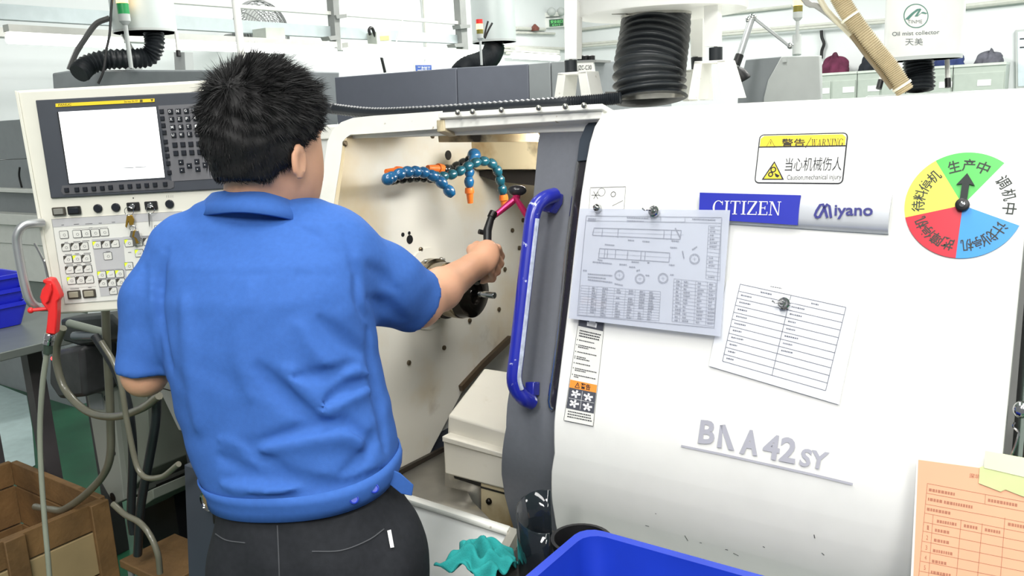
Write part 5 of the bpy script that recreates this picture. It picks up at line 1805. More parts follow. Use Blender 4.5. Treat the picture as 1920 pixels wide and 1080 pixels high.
# ================================================================== left side, lower
E4 = exp(40, 400, 4.9)
ln = thing('neighbour_machine', 'grey neighbouring machine with stepped ledges at the left edge', 'machine', on_floor(E4.at(20, 520) + N * .4))
for k, (y0, y1, w, m) in enumerate(((224, 296, 0, m_mgrey), (297, 357, 0.0, m_mgrey), (357, 364, .05, WHITE2), (364, 404, -.02, m_mgrey), (404, 424, .06, WHITE2), (424, 458, .03, WHITE2), (458, 524, .02, WHITE2), (524, 600, .0, mat('grey_green_sheet', (120, 128, 122), .5)))):
    MB().poly(E4, [(-32, y0 + 5 * (1 if y0 < 320 else -1)), (118, y0 - 6 + (y0 - 224) * .05), (118, y1 - 6 + (y1 - 224) * .05), (-32, y1 + 5 * (1 if y1 < 320 else -1))], -.15, w).build('body_panel', m, ln, bevel=.003)
p0, p1 = E4.at(-28, 590), E4.at(112, 600)
MB().prism([A(p0[0], p0[1], 0), A(p1[0], p1[1], 0), p1, p0], N * .14).build('machine_base', m_mgrey, ln)
MB().tube(spline([E4.at(x, y, .03) for x, y in ((37, 314), (36, 330), (41, 352))], 8), .006, 6).build('door_gap', BLACK, ln)
# bench with blue bins
wbp = pt(30, 672, 2.55) - EX * .22 + N * .22
be = thing('work_bench', 'small grey steel bench at the left edge under the blue bins', 'bench', A(wbp[0], wbp[1], 0))
MB().box(wbp - EX * .25 - Z * .012, EX * .36, N * .22, Z * .014).build('bench_top', mat('bench_grey', (104, 110, 106), .4, .2), be, bevel=.003)
for a in (-.33, .12):
    for b in (-.02, .18):
        MB().box(A(wbp[0], wbp[1], 0) - EX * .25 + EX * a + N * b + Z * (wbp[2] / 2 - .013), EX * .025, N * .025, Z * (wbp[2] / 2 - .013)).build('leg', mat('dark_brown_leg', (72, 68, 70), .5), be)
for k, lb in enumerate(('bottom blue stacking bin on the bench at the left edge', 'middle blue stacking bin on the bench at the left edge', 'topmost blue stacking bin on the bench at the left edge')):
    c = wbp - EX * .36 - N * .06 + Z * (.004 + k * .05)
    bt_ = thing('stacking_bin', lb, 'bin', c, 'blue stacking bins at the left edge')
    R0 = []
    for ins, z in ((.02, 0), (.0, .07), (-.006, .072), (-.006, .085), (.004, .085), (.018, .01)):
        R0.append([c + EX * q[0] + N * q[1] + Z * z for q in rrect(-.14 + ins, -.1 + ins, .14 - ins, .1 - ins, .02, 3)])
    mb = MB().grid(R0, closed=True)
    mb.f.append(tuple(range(len(R0[0]))))
    mb.f.append(tuple(len(mb.v) - len(R0[0]) + i for i in range(len(R0[0]))))
    mb.build('bin_shell', mat('stack_bin_blue', (30, 40, 190), .4), bt_, angle=35)
# wooden crate on casters
r_ = ray(205, 932)
C1 = CAM + r_ * ((.44 - CAM[2]) / r_[2])
wc_ = thing('wooden_crate', 'open brown wooden crate on casters at the lower left', 'crate', A(C1[0], C1[1], 0) - EX * .3 - N * .4)
m_w1 = mat('weathered_brown_wood', (112, 84, 50), .7, var=.35, scale=7, bump=.2)
m_w2 = mat('pale_plywood', (156, 136, 98), .7, var=.1, scale=7)


def cw(a, b, z):
    return A(C1[0], C1[1], z) + EX * a + N * b


for z0, z1, m in ((.35, .44, m_w1), (.20, .345, m_w2), (.12, .195, m_w1)):
    MB().box(cw(-.012, -.42, (z0 + z1) / 2), EX * .011, N * .40, Z * (z1 - z0) / 2).build('side_board', m, wc_, bevel=.003)
    MB().box(cw(-.32, -.012, (z0 + z1) / 2), EX * .296, N * .011, Z * (z1 - z0) / 2).build('end_board', m_w1, wc_, bevel=.003)
    MB().box(cw(-.628, -.42, (z0 + z1) / 2), EX * .011, N * .40, Z * (z1 - z0) / 2).build('side_board', m_w1, wc_, bevel=.003)
    MB().box(cw(-.32, -.828, (z0 + z1) / 2), EX * .296, N * .011, Z * (z1 - z0) / 2).build('end_board', m_w1, wc_, bevel=.003)
MB().box(cw(-.32, -.42, .125), EX * .296, N * .39, Z * .01).build('floor_board', m_w1, wc_)
for a, b in ((.006, -.04), (.006, -.30), (.006, -.80)):
    MB().box(cw(a, b, .28), EX * .008, N * .03, Z * .16).build('batten', m_w1, wc_, bevel=.003)
for a, b in ((-.06, -.08), (-.06, -.76), (-.58, -.08), (-.58, -.76)):
    MB().lathe(cw(a - .015, b, .045), EX, [(0, .045), (.03, .045)], 20).build('caster', mat('caster_tan', (150, 130, 96), .6), wc_)
    MB().box(cw(a, b, .10), EX * .025, N * .03, Z * .014).build('caster_plate', m_post, wc_)
# pale sheet metal stand beside the lathe
E5 = exp(230, 800, 2.75)
m_ps = mat('dull_green_grey_sheet', (122, 128, 118), .5, var=.06, scale=4)
sd = thing('bar_feeder_stand', 'pale grey green sheet metal stand hung with hoses left of the lathe', 'machine', on_floor(E5.at(240, 960) + N * .2))
MB().poly(E5, [(196, 610), (268, 610), (282, 880), (225, 940), (214, 905)], -.35, 0).build('stand_front', m_ps, sd, bevel=.004)
MB().poly(Pl(E5.o - N * .02, EX, Z), [(145, 640), (176, 625), (198, 640), (232, 938), (214, 948), (190, 905), (172, 800)], -.3, 0).build('stand_flank', mat('dull_pale_sheet', (146, 150, 142), .5, var=.05, scale=4), sd, bevel=.004)
MB().poly(Pl(E5.o - N * .04, EX, Z), [(240, 940), (286, 917), (288, 936), (245, 966)], -.3, 0).build('stand_plinth', m_ps, sd, bevel=.003)
q0, q1 = E5.at(200, 930), E5.at(272, 930)
MB().prism([A(q0[0], q0[1], 0) + N * .1, A(q1[0], q1[1], 0) + N * .1, A(q1[0], q1[1], q1[2]) + N * .1, A(q0[0], q0[1], q0[2]) + N * .1], N * .2).build('stand_foot', BLACK, sd)
Ef = Pl(E5.o - N * .02, EX, Z)
for x, y, r in ((213, 848, .012), (198, 747, .009), (168, 664, .013), (212, 932, .016)):
    MB().lathe(Ef.at(x, y, 0), -N, [(0, r), (.002, r)], 14).build('hole', BLACK, sd)
MB().poly(Ef, [(166, 736), (190, 738), (194, 768), (170, 766)], 0, .004).build('rating_plate', m_mgrey, sd)
MB().poly(E5, [(112, 598), (205, 590), (228, 612), (228, 640), (150, 650), (116, 640)], .02, .10).build('drive_block', mat('dark_drive', (40, 44, 44), .5, var=.3), sd, bevel=.01)
MB().poly(E5, [(92, 660), (150, 650), (158, 745), (110, 750), (90, 720)], .0, .12).build('drive_motor', mat('dark_motor', (52, 52, 54), .5, var=.3), sd, bevel=.015)
MB().tube([E5.at(130, 606, .14), E5.at(198, 624, .14)], .012, 10).build('clevis_rod', m_ps, sd)
MB().tube([E5.at(140, 630, .14), E5.at(196, 630, .14)], .014, 10).build('air_cylinder', mat('slate_tube', (84, 92, 98), .3), sd)
MB().ball(E5.at(99, 672, .2), .006).build('red_indicator', mat('red_indicator', (255, 60, 60), .3, emit=5), sd)
# hoses
hose_w = .16
m_hg = mat('olive_grey_hose', (104, 102, 88), .35, var=.1, coat=.3)
for pts, r, m, lb in ((((197, 560), (200, 640), (207, 783), (204, 868), (171, 917), (122, 954), (95, 955), (66, 950)), .0115, m_hg, 'olive grey hose sagging from the panel into the wooden crate'),
                      (((178, 630), (215, 690), (240, 760), (249, 850), (246, 960), (250, 1000)), .012, RUBBER, 'black cable running down the pale stand behind the hoses'),
                      (((294, 745), (292, 790), (280, 860), (264, 950), (258, 1040)), .012, RUBBER, 'black cable hanging nearest to the lathe\'s left cover'),
                      (((118, 615), (106, 650), (108, 690), (125, 735), (165, 772), (215, 781), (265, 766), (298, 742)), .0105, m_hg, 'olive hose looping across the pale stand'),
                      (((212, 945), (235, 965), (262, 980), (282, 1005), (296, 1040), (300, 1075)), .008, m_hg, 'thin grey hose bending to the floor right of the crate'),
                      (((190, 640), (222, 700), (240, 800), (262, 885), (300, 895), (335, 870)), .007, m_hg, 'thin green hose curving under the lathe cover')):
    hose_w += .03
    P = spline([Pl(E5.o - N * hose_w, EX, Z).at(x, y) for x, y in pts], 60)
    P = [A(p[0], p[1], max(p[2], r + .002)) for p in P]
    o = MB().tube(P, r, 10).build('air_hose', m)
    tag(o, lb, 'hose', 'hoses hanging left of the lathe')
# small wooden stool under the lathe's end
q = CAM + ray(322, 1044) * ((.40 - CAM[2]) / ray(322, 1044)[2])
so = thing('step_stool', 'low brown stool on the floor below the dark pneumatic cabinet', 'stool', on_floor(q))
MB().box(q - Z * .012, EX * .12, N * .09, Z * .012).build('stool_top', m_w1, so, bevel=.003)
for a in (-.1, .1):
    for b in (-.07, .07):
        MB().tube([on_floor(q) + EX * a * 1.1 + N * b * 1.1, q + EX * a + N * b - Z * .02], .009, 8).build('leg', m_post, so)

# ================================================================== the man
def surface_nets(D, xs, ys, zs):
    ins = D < 0
    nx, ny, nz = D.shape
    c = [ins[i:nx - 1 + i, j:ny - 1 + j, k:nz - 1 + k] for i in (0, 1) for j in (0, 1) for k in (0, 1)]
    s = sum(q.astype(np.int8) for q in c)
    mix = (s > 0) & (s < 8)
    I, J, K = np.nonzero(mix)
    acc = np.zeros((len(I), 3))
    cnt = np.zeros(len(I))
    G = (xs, ys, zs)
    for ax in range(3):
        for a in (0, 1):
            for b in (0, 1):
                o0 = [0, 0, 0]
                o1 = [0, 0, 0]
                oth = [q for q in range(3) if q != ax]
                o0[oth[0]] = o1[oth[0]] = a
                o0[oth[1]] = o1[oth[1]] = b
                o1[ax] = 1
                d0 = D[I + o0[0], J + o0[1], K + o0[2]]
                d1 = D[I + o1[0], J + o1[1], K + o1[2]]
                cr = (d0 < 0) != (d1 < 0)
                t = np.where(cr, d0 / np.where(cr, d0 - d1, 1), 0)
                idx = (I, J, K)
                p = np.zeros((len(I), 3))
                for q in range(3):
                    base = G[q][idx[q] + o0[q]]
                    p[:, q] = base + (t * (G[q][np.minimum(idx[q] + 1, len(G[q]) - 1)] - G[q][idx[q]]) if q == ax else 0)
                acc[cr] += p[cr]
                cnt[cr] += 1
    V_ = acc / np.maximum(cnt, 1)[:, None]
    vid = -np.ones((nx - 1, ny - 1, nz - 1), np.int64)
    vid[I, J, K] = np.arange(len(I))
    faces = []
    for ax in range(3):
        sl0 = [slice(None)] * 3
        sl1 = [slice(None)] * 3
        sl0[ax], sl1[ax] = slice(0, -1), slice(1, None)
        a, b = ins[tuple(sl0)], ins[tuple(sl1)]
        e = np.array(np.nonzero(a != b)).T
        oth = [q for q in range(3) if q != ax]
        ok = (e[:, oth[0]] > 0) & (e[:, oth[1]] > 0) & (e[:, oth[0]] < D.shape[oth[0]] - 1) & (e[:, oth[1]] < D.shape[oth[1]] - 1)
        e = e[ok]
        q = []
        for da, db in ((0, 0), (1, 0), (1, 1), (0, 1)):
            f = e.copy()
            f[:, oth[0]] -= da
            f[:, oth[1]] -= db
            q.append(vid[f[:, 0], f[:, 1], f[:, 2]])
        q = np.array(q).T
        flip = a[tuple(e.T)] if len(e) else np.zeros(0, bool)
        if ax == 1:
            flip = ~flip
        q[flip] = q[flip][:, ::-1]
        faces.append(q)
    return V_, np.concatenate(faces)


def axis_coords(lo, hi, h, fine=()):
    out = [lo]
    while out[-1] < hi:
        x = out[-1]
        st = h
        for a, b, hf in fine:
            if a - 0.01 <= x <= b:
                st = min(st, hf)
        out.append(x + st)
    return np.array(out)


def sdf_mesh(name, fn, lo, hi, h, m, parent, fine=((), (), ()), angle=180, relax=2):
    g = [axis_coords(lo[i], hi[i], h, fine[i]) for i in range(3)]
    X, Y, W = np.meshgrid(*[q.astype(np.float32) for q in g], indexing='ij')
    D = fn(X, Y, W).astype(np.float64)
    v, f = surface_nets(D, *g)
    for _ in range(relax):        # light smoothing
        acc = np.zeros_like(v)
        cnt = np.zeros(len(v))
        for k in range(4):
            np.add.at(acc, f[:, k], v[f[:, (k + 1) % 4]])
            np.add.at(cnt, f[:, k], 1)
        v = v * .5 + .5 * acc / np.maximum(cnt, 1)[:, None]
    off = np.array(parent.get('_o', (0, 0, 0))) if parent is not None else np.zeros(3)
    me = bpy.data.meshes.new(name)
    me.from_pydata((v - off).tolist(), [], f.tolist())
    me.update()
    bm = bmesh.new()
    bm.from_mesh(me)
    bmesh.ops.recalc_face_normals(bm, faces=bm.faces)
    bm.to_mesh(me)
    bm.free()
    return link_mesh(name, me, m, parent, off, angle=angle), v, f


def smin(a, b, k):
    h = np.clip(.5 + .5 * (b - a) / k, 0, 1)
    return b * (1 - h) + a * h - k * h * (1 - h)


def smax(a, b, k):
    return -smin(-a, -b, k)


def cone(X, Y, W, a, b, ra, rb):
    a, b = np.asarray(a), np.asarray(b)
    d = b - a
    L2 = float(d @ d) + 1e-12
    px, py, pz = X - a[0], Y - a[1], W - a[2]
    t = np.clip((px * d[0] + py * d[1] + pz * d[2]) / L2, 0, 1)
    return np.sqrt((px - t * d[0]) ** 2 + (py - t * d[1]) ** 2 + (pz - t * d[2]) ** 2) - (ra + (rb - ra) * t)


def ell(X, Y, W, c, r, ax):
    q = [((X - c[0]) * a[0] + (Y - c[1]) * a[1] + (W - c[2]) * a[2]) / rr for a, rr in zip(ax, r)]
    k = np.sqrt(q[0] ** 2 + q[1] ** 2 + q[2] ** 2)
    return (k - 1) * min(r)


def stack(X, Y, W, rows, lat, dep, p=2.4):
    """stacked super-ellipse sections; rows (y,xl,xr,d,b)"""
    pts = []
    for y, xl, xr, d, b in rows:
        l, r = pt(xl, y, d), pt(xr, y, d)
        c = (l + r) / 2
        pts.append((c[2], c[0], c[1], np.linalg.norm(r - l) / 2, b))
    pts = np.array(sorted(pts))
    cx, cy, a, b = [np.interp(W, pts[:, 0], pts[:, i]) for i in (1, 2, 3, 4)]
    u = np.abs((X - cx) * lat[0] + (Y - cy) * lat[1]) / a
    v = np.abs((X - cx) * dep[0] + (Y - cy) * dep[1]) / b
    d = ((u ** p + v ** p) ** (1 / p) - 1) * np.minimum(a, b)
    return np.maximum(d, np.maximum(W - pts[-1, 0], pts[0, 0] - W))


TY = math.radians(12)
TL_, TD_ = A(math.cos(TY), -math.sin(TY), 0), A(math.sin(TY), math.cos(TY), 0)
shirt_rows = [(398, 400, 575, 1.43, .055), (416, 352, 628, 1.43, .085), (445, 322, 668, 1.43, .105), (480, 310, 688, 1.42, .118), (540, 306, 698, 1.41, .125), (620, 308, 704, 1.41, .128),
              (700, 318, 716, 1.41, .128), (780, 344, 734, 1.41, .128), (840, 366, 745, 1.41, .132), (876, 384, 746, 1.41, .132), (898, 400, 738, 1.41, .120), (950, 408, 740, 1.41, .118), (1030, 408, 742, 1.41, .118)]
pant_rows = [(862, 428, 724, 1.41, .105), (900, 418, 732, 1.41, .110), (940, 408, 757, 1.41, .122), (985, 404, 777, 1.41, .13), (1030, 403, 790, 1.41, .13), (1085, 402, 802, 1.42, .125), (1140, 404, 806, 1.43, .115)]
hem = (pt(404, 925, 1.41), pt(742, 886, 1.41), pt(548, 977, 1.285))
hem_n = norm(np.cross(hem[1] - hem[0], hem[2] - hem[0]))
if hem_n[2] < 0:
    hem_n = -hem_n
R_SH, R_EL, R_WR = pt(650, 482, 1.42), pt(786, 570, 1.60), pt(884, 502, 1.82)
L_SH, L_EL, L_WR = pt(345, 475, 1.44), pt(271, 703, 1.43), pt(352, 640, 1.66)
sl_r = (pt(640, 482, 1.42), pt(715, 531, 1.50), pt(792, 572, 1.59))
sl_l = (pt(346, 474, 1.44), pt(294, 562, 1.43), pt(266, 702, 1.42))
r_end, r_dir = pt(780, 566, 1.575), norm(sl_r[2] - sl_r[1])
l_end, l_dir = pt(266, 697, 1.42), norm(norm(sl_l[2] - sl_l[1]) * .4 + A(-.05, .1, -1))


def zz_(X, Y):
    return (200 + X / 2.455, 640 + Y / 2.455)


folds = []   # (pixel polyline, radius, sign, depth of effect)


def shirt_base(X, Y, W):
    d = stack(X, Y, W, shirt_rows, TL_, TD_)
    d = smin(d, cone(X, Y, W, pt(470, 415, 1.43), pt(620, 450, 1.43), .05, .06), .05)
    d = smin(d, cone(X, Y, W, pt(470, 415, 1.43), pt(350, 455, 1.44), .05, .05), .05)
    for a, b, ra, rb in ((sl_r[0], sl_r[1], .060, .069), (sl_r[1], sl_r[2], .069, .0615)):
        d = smin(d, cone(X, Y, W, a, b, ra, rb), .028)
    for a, b, ra, rb in ((sl_l[0], sl_l[1], .054, .054), (sl_l[1], sl_l[2], .054, .0435)):
        d = smin(d, cone(X, Y, W, a, b, ra, rb), .028)
    return d


def march(fn, pix, d0=1.0, n=70):
    rs = np.array([ray(x, y) for x, y in pix])
    ln = np.linalg.norm(rs, axis=1)
    t = np.full(len(pix), d0)
    for _ in range(n):
        p = CAM + rs * t[:, None]
        t = t + fn(p[:, 0], p[:, 1], p[:, 2]) * .7 / ln
        t = np.minimum(t, 2.2)
    return CAM + rs * t[:, None]


def dense(pl_, n=10):
    return [tuple(p[:2]) for p in spline([A(x, y, 0) for x, y in pl_], n * (len(pl_) - 1))]


fold_px = [
    ([zz_(700, 120), zz_(790, 220), zz_(900, 310), zz_(1005, 385)], .020, -.013),
    ([zz_(830, 130), zz_(900, 230), zz_(980, 310), zz_(1060, 372)], .026, .008),
    ([zz_(690, 465), zz_(850, 425), zz_(1000, 388), zz_(1100, 385), zz_(1195, 445)], .017, -.014),
    ([zz_(720, 505), zz_(880, 455), zz_(1030, 425), zz_(1130, 440), zz_(1190, 500)], .024, .011),
    ([zz_(990, 300), zz_(1090, 230), zz_(1200, 180)], .014, -.012),
    ([zz_(980, 340), zz_(1090, 270), zz_(1210, 230)], .016, .007),
    ([zz_(860, 165), zz_(1010, 150), zz_(1150, 100)], .014, -.011),
    ([zz_(540, 632), zz_(700, 628), zz_(850, 640), zz_(960, 655), zz_(1070, 650)], .016, -.014),
    ([zz_(650, 715), zz_(820, 720), zz_(960, 690), zz_(1120, 660), zz_(1280, 590)], .013, -.012),
    ([zz_(540, 660), zz_(640, 680), zz_(760, 690), zz_(900, 675)], .018, .010),
    ([zz_(640, 470), zz_(720, 540), zz_(800, 600), zz_(870, 640)], .018, -.010),
    ([zz_(520, 450), zz_(640, 490), zz_(740, 520)], .010, .006),
    ([zz_(1080, 610), zz_(1150, 560), zz_(1210, 480), zz_(1230, 420)], .014, -.010),
    ([zz_(520, 530), zz_(620, 590), zz_(700, 615)], .016, -.009),
    ([(312, 470), (300, 540), (306, 620), (322, 690)], .012, -.012),
    ([(345, 560), (352, 640), (362, 720), (372, 800)], .026, .008),
    ([(272, 500), (262, 560), (255, 620)], .014, -.006),
    ([(286, 520), (290, 600), (300, 670)], .010, .005),
    ([(655, 470), (668, 520), (672, 570), (690, 598)], .010, -.009),
    ([(640, 425), (655, 455), (660, 480)], .010, -.006),
    ([(690, 500), (720, 520), (745, 545)], .014, -.007),
    ([(690, 560), (725, 575), (755, 600)], .016, -.009),
    ([(540, 400), (570, 430), (600, 445)], .010, -.006),
    ([(600, 600), (650, 640), (690, 660)], .016, -.010),
    ([(560, 610), (610, 680), (690, 700)], .018, .006),
    ([(470, 540), (450, 640), (470, 740)], .030, .006),
    ([(690, 620), (700, 700), (715, 780), (722, 840)], .018, -.008),
    ([(312, 514), (400, 512), (500, 514), (600, 517), (664, 520)], .0035, -.0035),
]
for plx, r, amp in fold_px:
    P = march(shirt_base, dense(plx, 5))
    folds.append((P, r, amp))
hole_r = lambda X, Y, W: np.minimum(cone(X, Y, W, R_SH, R_EL, .050, .047), cone(X, Y, W, R_EL, R_WR, .047, .036))
hole_l = lambda X, Y, W: np.minimum(cone(X, Y, W, L_SH, L_EL, .045, .0385), cone(X, Y, W, L_EL, L_WR, .0385, .03))


def shirt_fn(X, Y, W):
    d = shirt_base(X, Y, W)
    near = np.abs(d) < .05
    xs, ys, ws = X[near], Y[near], W[near]
    dd = d[near]
    add = np.zeros_like(dd)
    for P, r, amp in folds:
        lo, hi = P.min(0) - 3 * r, P.max(0) + 3 * r
        sel = (xs > lo[0]) & (xs < hi[0]) & (ys > lo[1]) & (ys < hi[1]) & (ws > lo[2]) & (ws < hi[2])
        if not sel.any():
            continue
        x, y, w = xs[sel], ys[sel], ws[sel]
        best = np.full(x.shape, 9.0)
        n = len(P) - 1
        for i in range(n):
            tp_ = .35 + .65 * math.sin(math.pi * (i + .5) / n)
            best = np.minimum(best, cone(x, y, w, P[i], P[i + 1], 0, 0) / tp_)
        add[sel] -= amp * (1.2 if amp > 0 else 1.5) * np.exp(-(best / (r * .85)) ** 2 * 1.6)
    add = .016 * np.tanh(add / .016)
    add += .0012 * np.sin(xs * 60 + 3 * np.sin(ws * 31)) * np.sin(ws * 44 + 2 * np.sin(xs * 23))
    d[near] = dd + add
    d = smax(d, -((X - hem[0][0]) * hem_n[0] + (Y - hem[0][1]) * hem_n[1] + (W - hem[0][2]) * hem_n[2]), .006)
    cut_r = (X - r_end[0]) * r_dir[0] + (Y - r_end[1]) * r_dir[1] + (W - r_end[2]) * r_dir[2]
    nr = np.sqrt((X - r_end[0]) ** 2 + (Y - r_end[1]) ** 2 + (W - r_end[2]) ** 2) < .16
    d = np.where(nr, smax(d, cut_r, .004), d)
    d = np.where(nr & (cut_r > -.06), smax(d, -hole_r(X, Y, W), .004), d)
    cut_l = (X - l_end[0]) * l_dir[0] + (Y - l_end[1]) * l_dir[1] + (W - l_end[2]) * l_dir[2]
    nl = np.sqrt((X - l_end[0]) ** 2 + (Y - l_end[1]) ** 2 + (W - l_end[2]) ** 2) < .10
    d = np.where(nl, smax(d, cut_l, .004), d)
    d = np.where(nl & (cut_l > -.05), smax(d, -hole_l(X, Y, W), .003), d)
    # neck opening
    d = smax(d, -cone(X, Y, W, pt(478, 415, 1.43), pt(492, 330, 1.43), .060, .066), .006)
    return d


# ---- body
HC = pt(501, 246, 1.41)
HY = math.radians(31)
hf = norm(A(math.sin(HY), math.cos(HY), -.12))
hr2 = A(math.cos(HY), -math.sin(HY), 0)
hu = np.cross(hr2, hf)


def hp2(r, f, u):
    return HC + hr2 * r + hf * f + hu * u


G_ = pt(904, 488, 1.88)
h_ax = norm(pt(926, 408, 1.93) - pt(893, 522, 1.85))
fwd_ = norm(FW - h_ax * (FW @ h_ax))
rgt_ = np.cross(fwd_, h_ax)


def hg(r, f, u):
    return G_ + rgt_ * r + fwd_ * f + h_ax * u


floor_y = on_floor(pt(560, 1000, 1.41))
PL_HIP, PR_HIP = pt(508, 1050, 1.43), pt(690, 1050, 1.43)
L_KN, R_KN = A(PL_HIP[0] - .01, PL_HIP[1] + .03, .46), A(PR_HIP[0] + .01, PR_HIP[1] + .05, .46)
L_AN, R_AN = A(PL_HIP[0] - .02, PL_HIP[1] - .01, .09), A(PR_HIP[0] + .02, PR_HIP[1] + .03, .09)


def body_fn(X, Y, W):
    ax = (hr2, hf, hu)
    d = ell(X, Y, W, HC, (.076, .094, .094), ax)
    d = smin(d, ell(X, Y, W, hp2(0.004, .032, -.060), (.067, .070, .086), ax), .02)
    d = smin(d, ell(X, Y, W, hp2(0, .052, -.112), (.034, .034, .026), ax), .03)
    d = smin(d, cone(X, Y, W, hp2(0, .094, -.012), hp2(0, .112, -.052), .010, .014), .012)
    d = smin(d, ell(X, Y, W, hp2(0, .093, -.082), (.022, .010, .007), ax), .006)
    d = smin(d, cone(X, Y, W, hp2(-.03, .084, .012), hp2(.03, .084, .012), .012, .012), .012)
    for s in (-1, 1):
        d = smax(d, -ell(X, Y, W, hp2(.032 * s, .101, -.012), (.017, .014, .009), ax), .008)
        d = smin(d, ell(X, Y, W, hp2(.031 * s, .082, -.013), (.012, .012, .010), ax), .003)
        ec = hp2(.076 * s, -.004, -.052)
        e1 = norm(hr2 * s + hf * .12)
        e2 = norm(np.cross(hu, e1))
        e = ell(X, Y, W, ec + hr2 * s * .009 - hf * .008, (.0075, .0205, .031), (e1, e2, hu))
        e = smax(e, -ell(X, Y, W, ec + hr2 * s * .009 - hf * .006 + e1 * .008, (.008, .0115, .022), (e1, e2, hu)), .004)
        d = smin(d, e, .006)
    d = smin(d, cone(X, Y, W, pt(480, 425, 1.45), hp2(0, -.02, -.07), .058, .054), .025)
    # trunk under the shirt
    d = smin(d, cone(X, Y, W, pt(485, 500, 1.43), pt(560, 900, 1.42), .085, .085), .05)
    d = smin(d, cone(X, Y, W, L_SH, R_SH, .045, .045), .04)
    for a, b, ra, rb, k in ((R_SH, R_EL, .046, .042, .02), (R_EL, R_EL * .62 + R_WR * .38, .041, .0415, .02), (R_EL * .62 + R_WR * .38, R_WR, .0405, .029, .02),
                            (L_SH, L_EL, .040, .0345, .02), (L_EL, L_WR, .034, .026, .02)):
        d = smin(d, cone(X, Y, W, a, b, ra, rb), k)
    d = smin(d, ell(X, Y, W, R_EL + A(-.01, -.004, -.012), (.03, .03, .028), (A(1, 0, 0), A(0, 1, 0), Z)), .02)
    # right hand closed round the grip
    hnd = ell(X, Y, W, hg(.006, -.028, -.004), (.031, .019, .043), (rgt_, fwd_, h_ax))
    hnd = smin(hnd, cone(X, Y, W, R_WR, hg(.002, -.03, -.012), .028, .024), .018)
    for i in range(4):
        u = .031 - i * .0205
        r = (.0098, .0102, .0096, .0086)[i]
        e = (.0, .003, .001, -.004)[i]
        k = [hg(.026, -.016, u), hg(.036 + e, .016, u + .001), hg(.012, .036 + e, u), hg(-.014, .026, u - .001)]
        for a, b in zip(k[:-1], k[1:]):
            hnd = smin(hnd, cone(X, Y, W, a, b, r * 1.06, r), .006)
    th = [hg(-.014, -.030, -.018), hg(-.026, -.016, .010), hg(-.020, .004, .034), hg(-.002, .016, .046)]
    for (a, b), (ra, rb) in zip(zip(th[:-1], th[1:]), ((.014, .0125), (.0125, .0112), (.0112, .0095))):
        hnd = smin(hnd, cone(X, Y, W, a, b, ra, rb), .008)
    d = smin(d, hnd, .010)
    # left hand, relaxed
    la = norm(L_WR - L_EL)
    ls = norm(np.cross(la, Z))
    lu = np.cross(ls, la)
    d = smin(d, ell(X, Y, W, L_WR + la * .05, (.05, .036, .016), (la, ls, lu)), .02)
    for i in range(4):
        b0 = L_WR + la * .085 + ls * (.027 - .018 * i)
        b1 = b0 + la * (.034, .04, .037, .028)[i] - lu * .008
        b2_ = b1 + la * .022 - lu * .018
        d = smin(d, np.minimum(cone(X, Y, W, b0, b1, .0092, .0088), cone(X, Y, W, b1, b2_, .0088, .0078)), .006)
    d = smin(d, np.minimum(cone(X, Y, W, L_WR + la * .02 + ls * .03, L_WR + la * .06 + ls * .05 - lu * .01, .012, .011), cone(X, Y, W, L_WR + la * .06 + ls * .05 - lu * .01, L_WR + la * .085 + ls * .05 - lu * .02, .0105, .009)), .008)
    # hips and legs inside the trousers
    d = smin(d, cone(X, Y, W, PL_HIP, PR_HIP, .07, .07), .05)
    for a, b, ra, rb in ((PL_HIP, L_KN, .07, .048), (L_KN, L_AN, .048, .034), (PR_HIP, R_KN, .07, .048), (R_KN, R_AN, .048, .034), (L_AN, L_AN + A(.01, .1, -.05), .03, .025), (R_AN, R_AN + A(.04, .1, -.05), .03, .025)):
        d = smin(d, cone(X, Y, W, a, b, ra, rb), .03)
    return d


man = thing('person', 'man in blue short sleeved work shirt reaching into the open machine', 'person', A(floor_y[0], floor_y[1], 0))
m_skin = mat('skin', (206, 156, 126), .48, var=.04, scale=25, sss=.12, bump=.04, bscale=500)
b_lo, b_hi = A(-.80, 1.02, .0), A(.10, 2.02, 1.76)
hx_, hz_ = (G_[0] - .06, G_[0] + .06, .0032), (G_[2] - .07, G_[2] + .07, .0032)
body, _, _ = sdf_mesh('body', body_fn, b_lo, b_hi, .010, m_skin, man,
                      fine=(((HC[0] - .13, HC[0] + .13, .005), hx_), ((HC[1] - .13, HC[1] + .13, .005), (G_[1] - .07, G_[1] + .07, .0032)), ((HC[2] - .19, HC[2] + .11, .005), hz_)))
m_shirt = mat('blue_work_shirt', (55, 97, 170), .82, var=.05, scale=120, bump=.06, bscale=700, spec=.25)
s_lo = np.min([pt(200, 720, 1.4), pt(300, 980, 1.3)], 0) - .06
lo_ = A(min(pt(205, 600, 1.42)[0], -.72) - .02, 1.14, hem[2][2] - .04)
hi_ = A(pt(815, 500, 1.6)[0] + .03, 1.72, pt(480, 350, 1.42)[2])
shirt, _, _ = sdf_mesh('shirt', shirt_fn, lo_, hi_, .0058, m_shirt, man)


def pant_fn(X, Y, W):
    d = stack(X, Y, W, pant_rows, TL_, TD_)
    for a, b, ra, rb in ((PL_HIP, L_KN, .098, .075), (L_KN, L_AN, .075, .062), (PR_HIP, R_KN, .098, .075), (R_KN, R_AN, .075, .062)):
        d = smin(d, cone(X, Y, W, a, b, ra, rb), .03)
    d += .004 * np.sin(W * 26 + 3 * np.sin(X * 17)) * np.sin(X * 31 + W * 9)
    return np.maximum(d, .045 - W)


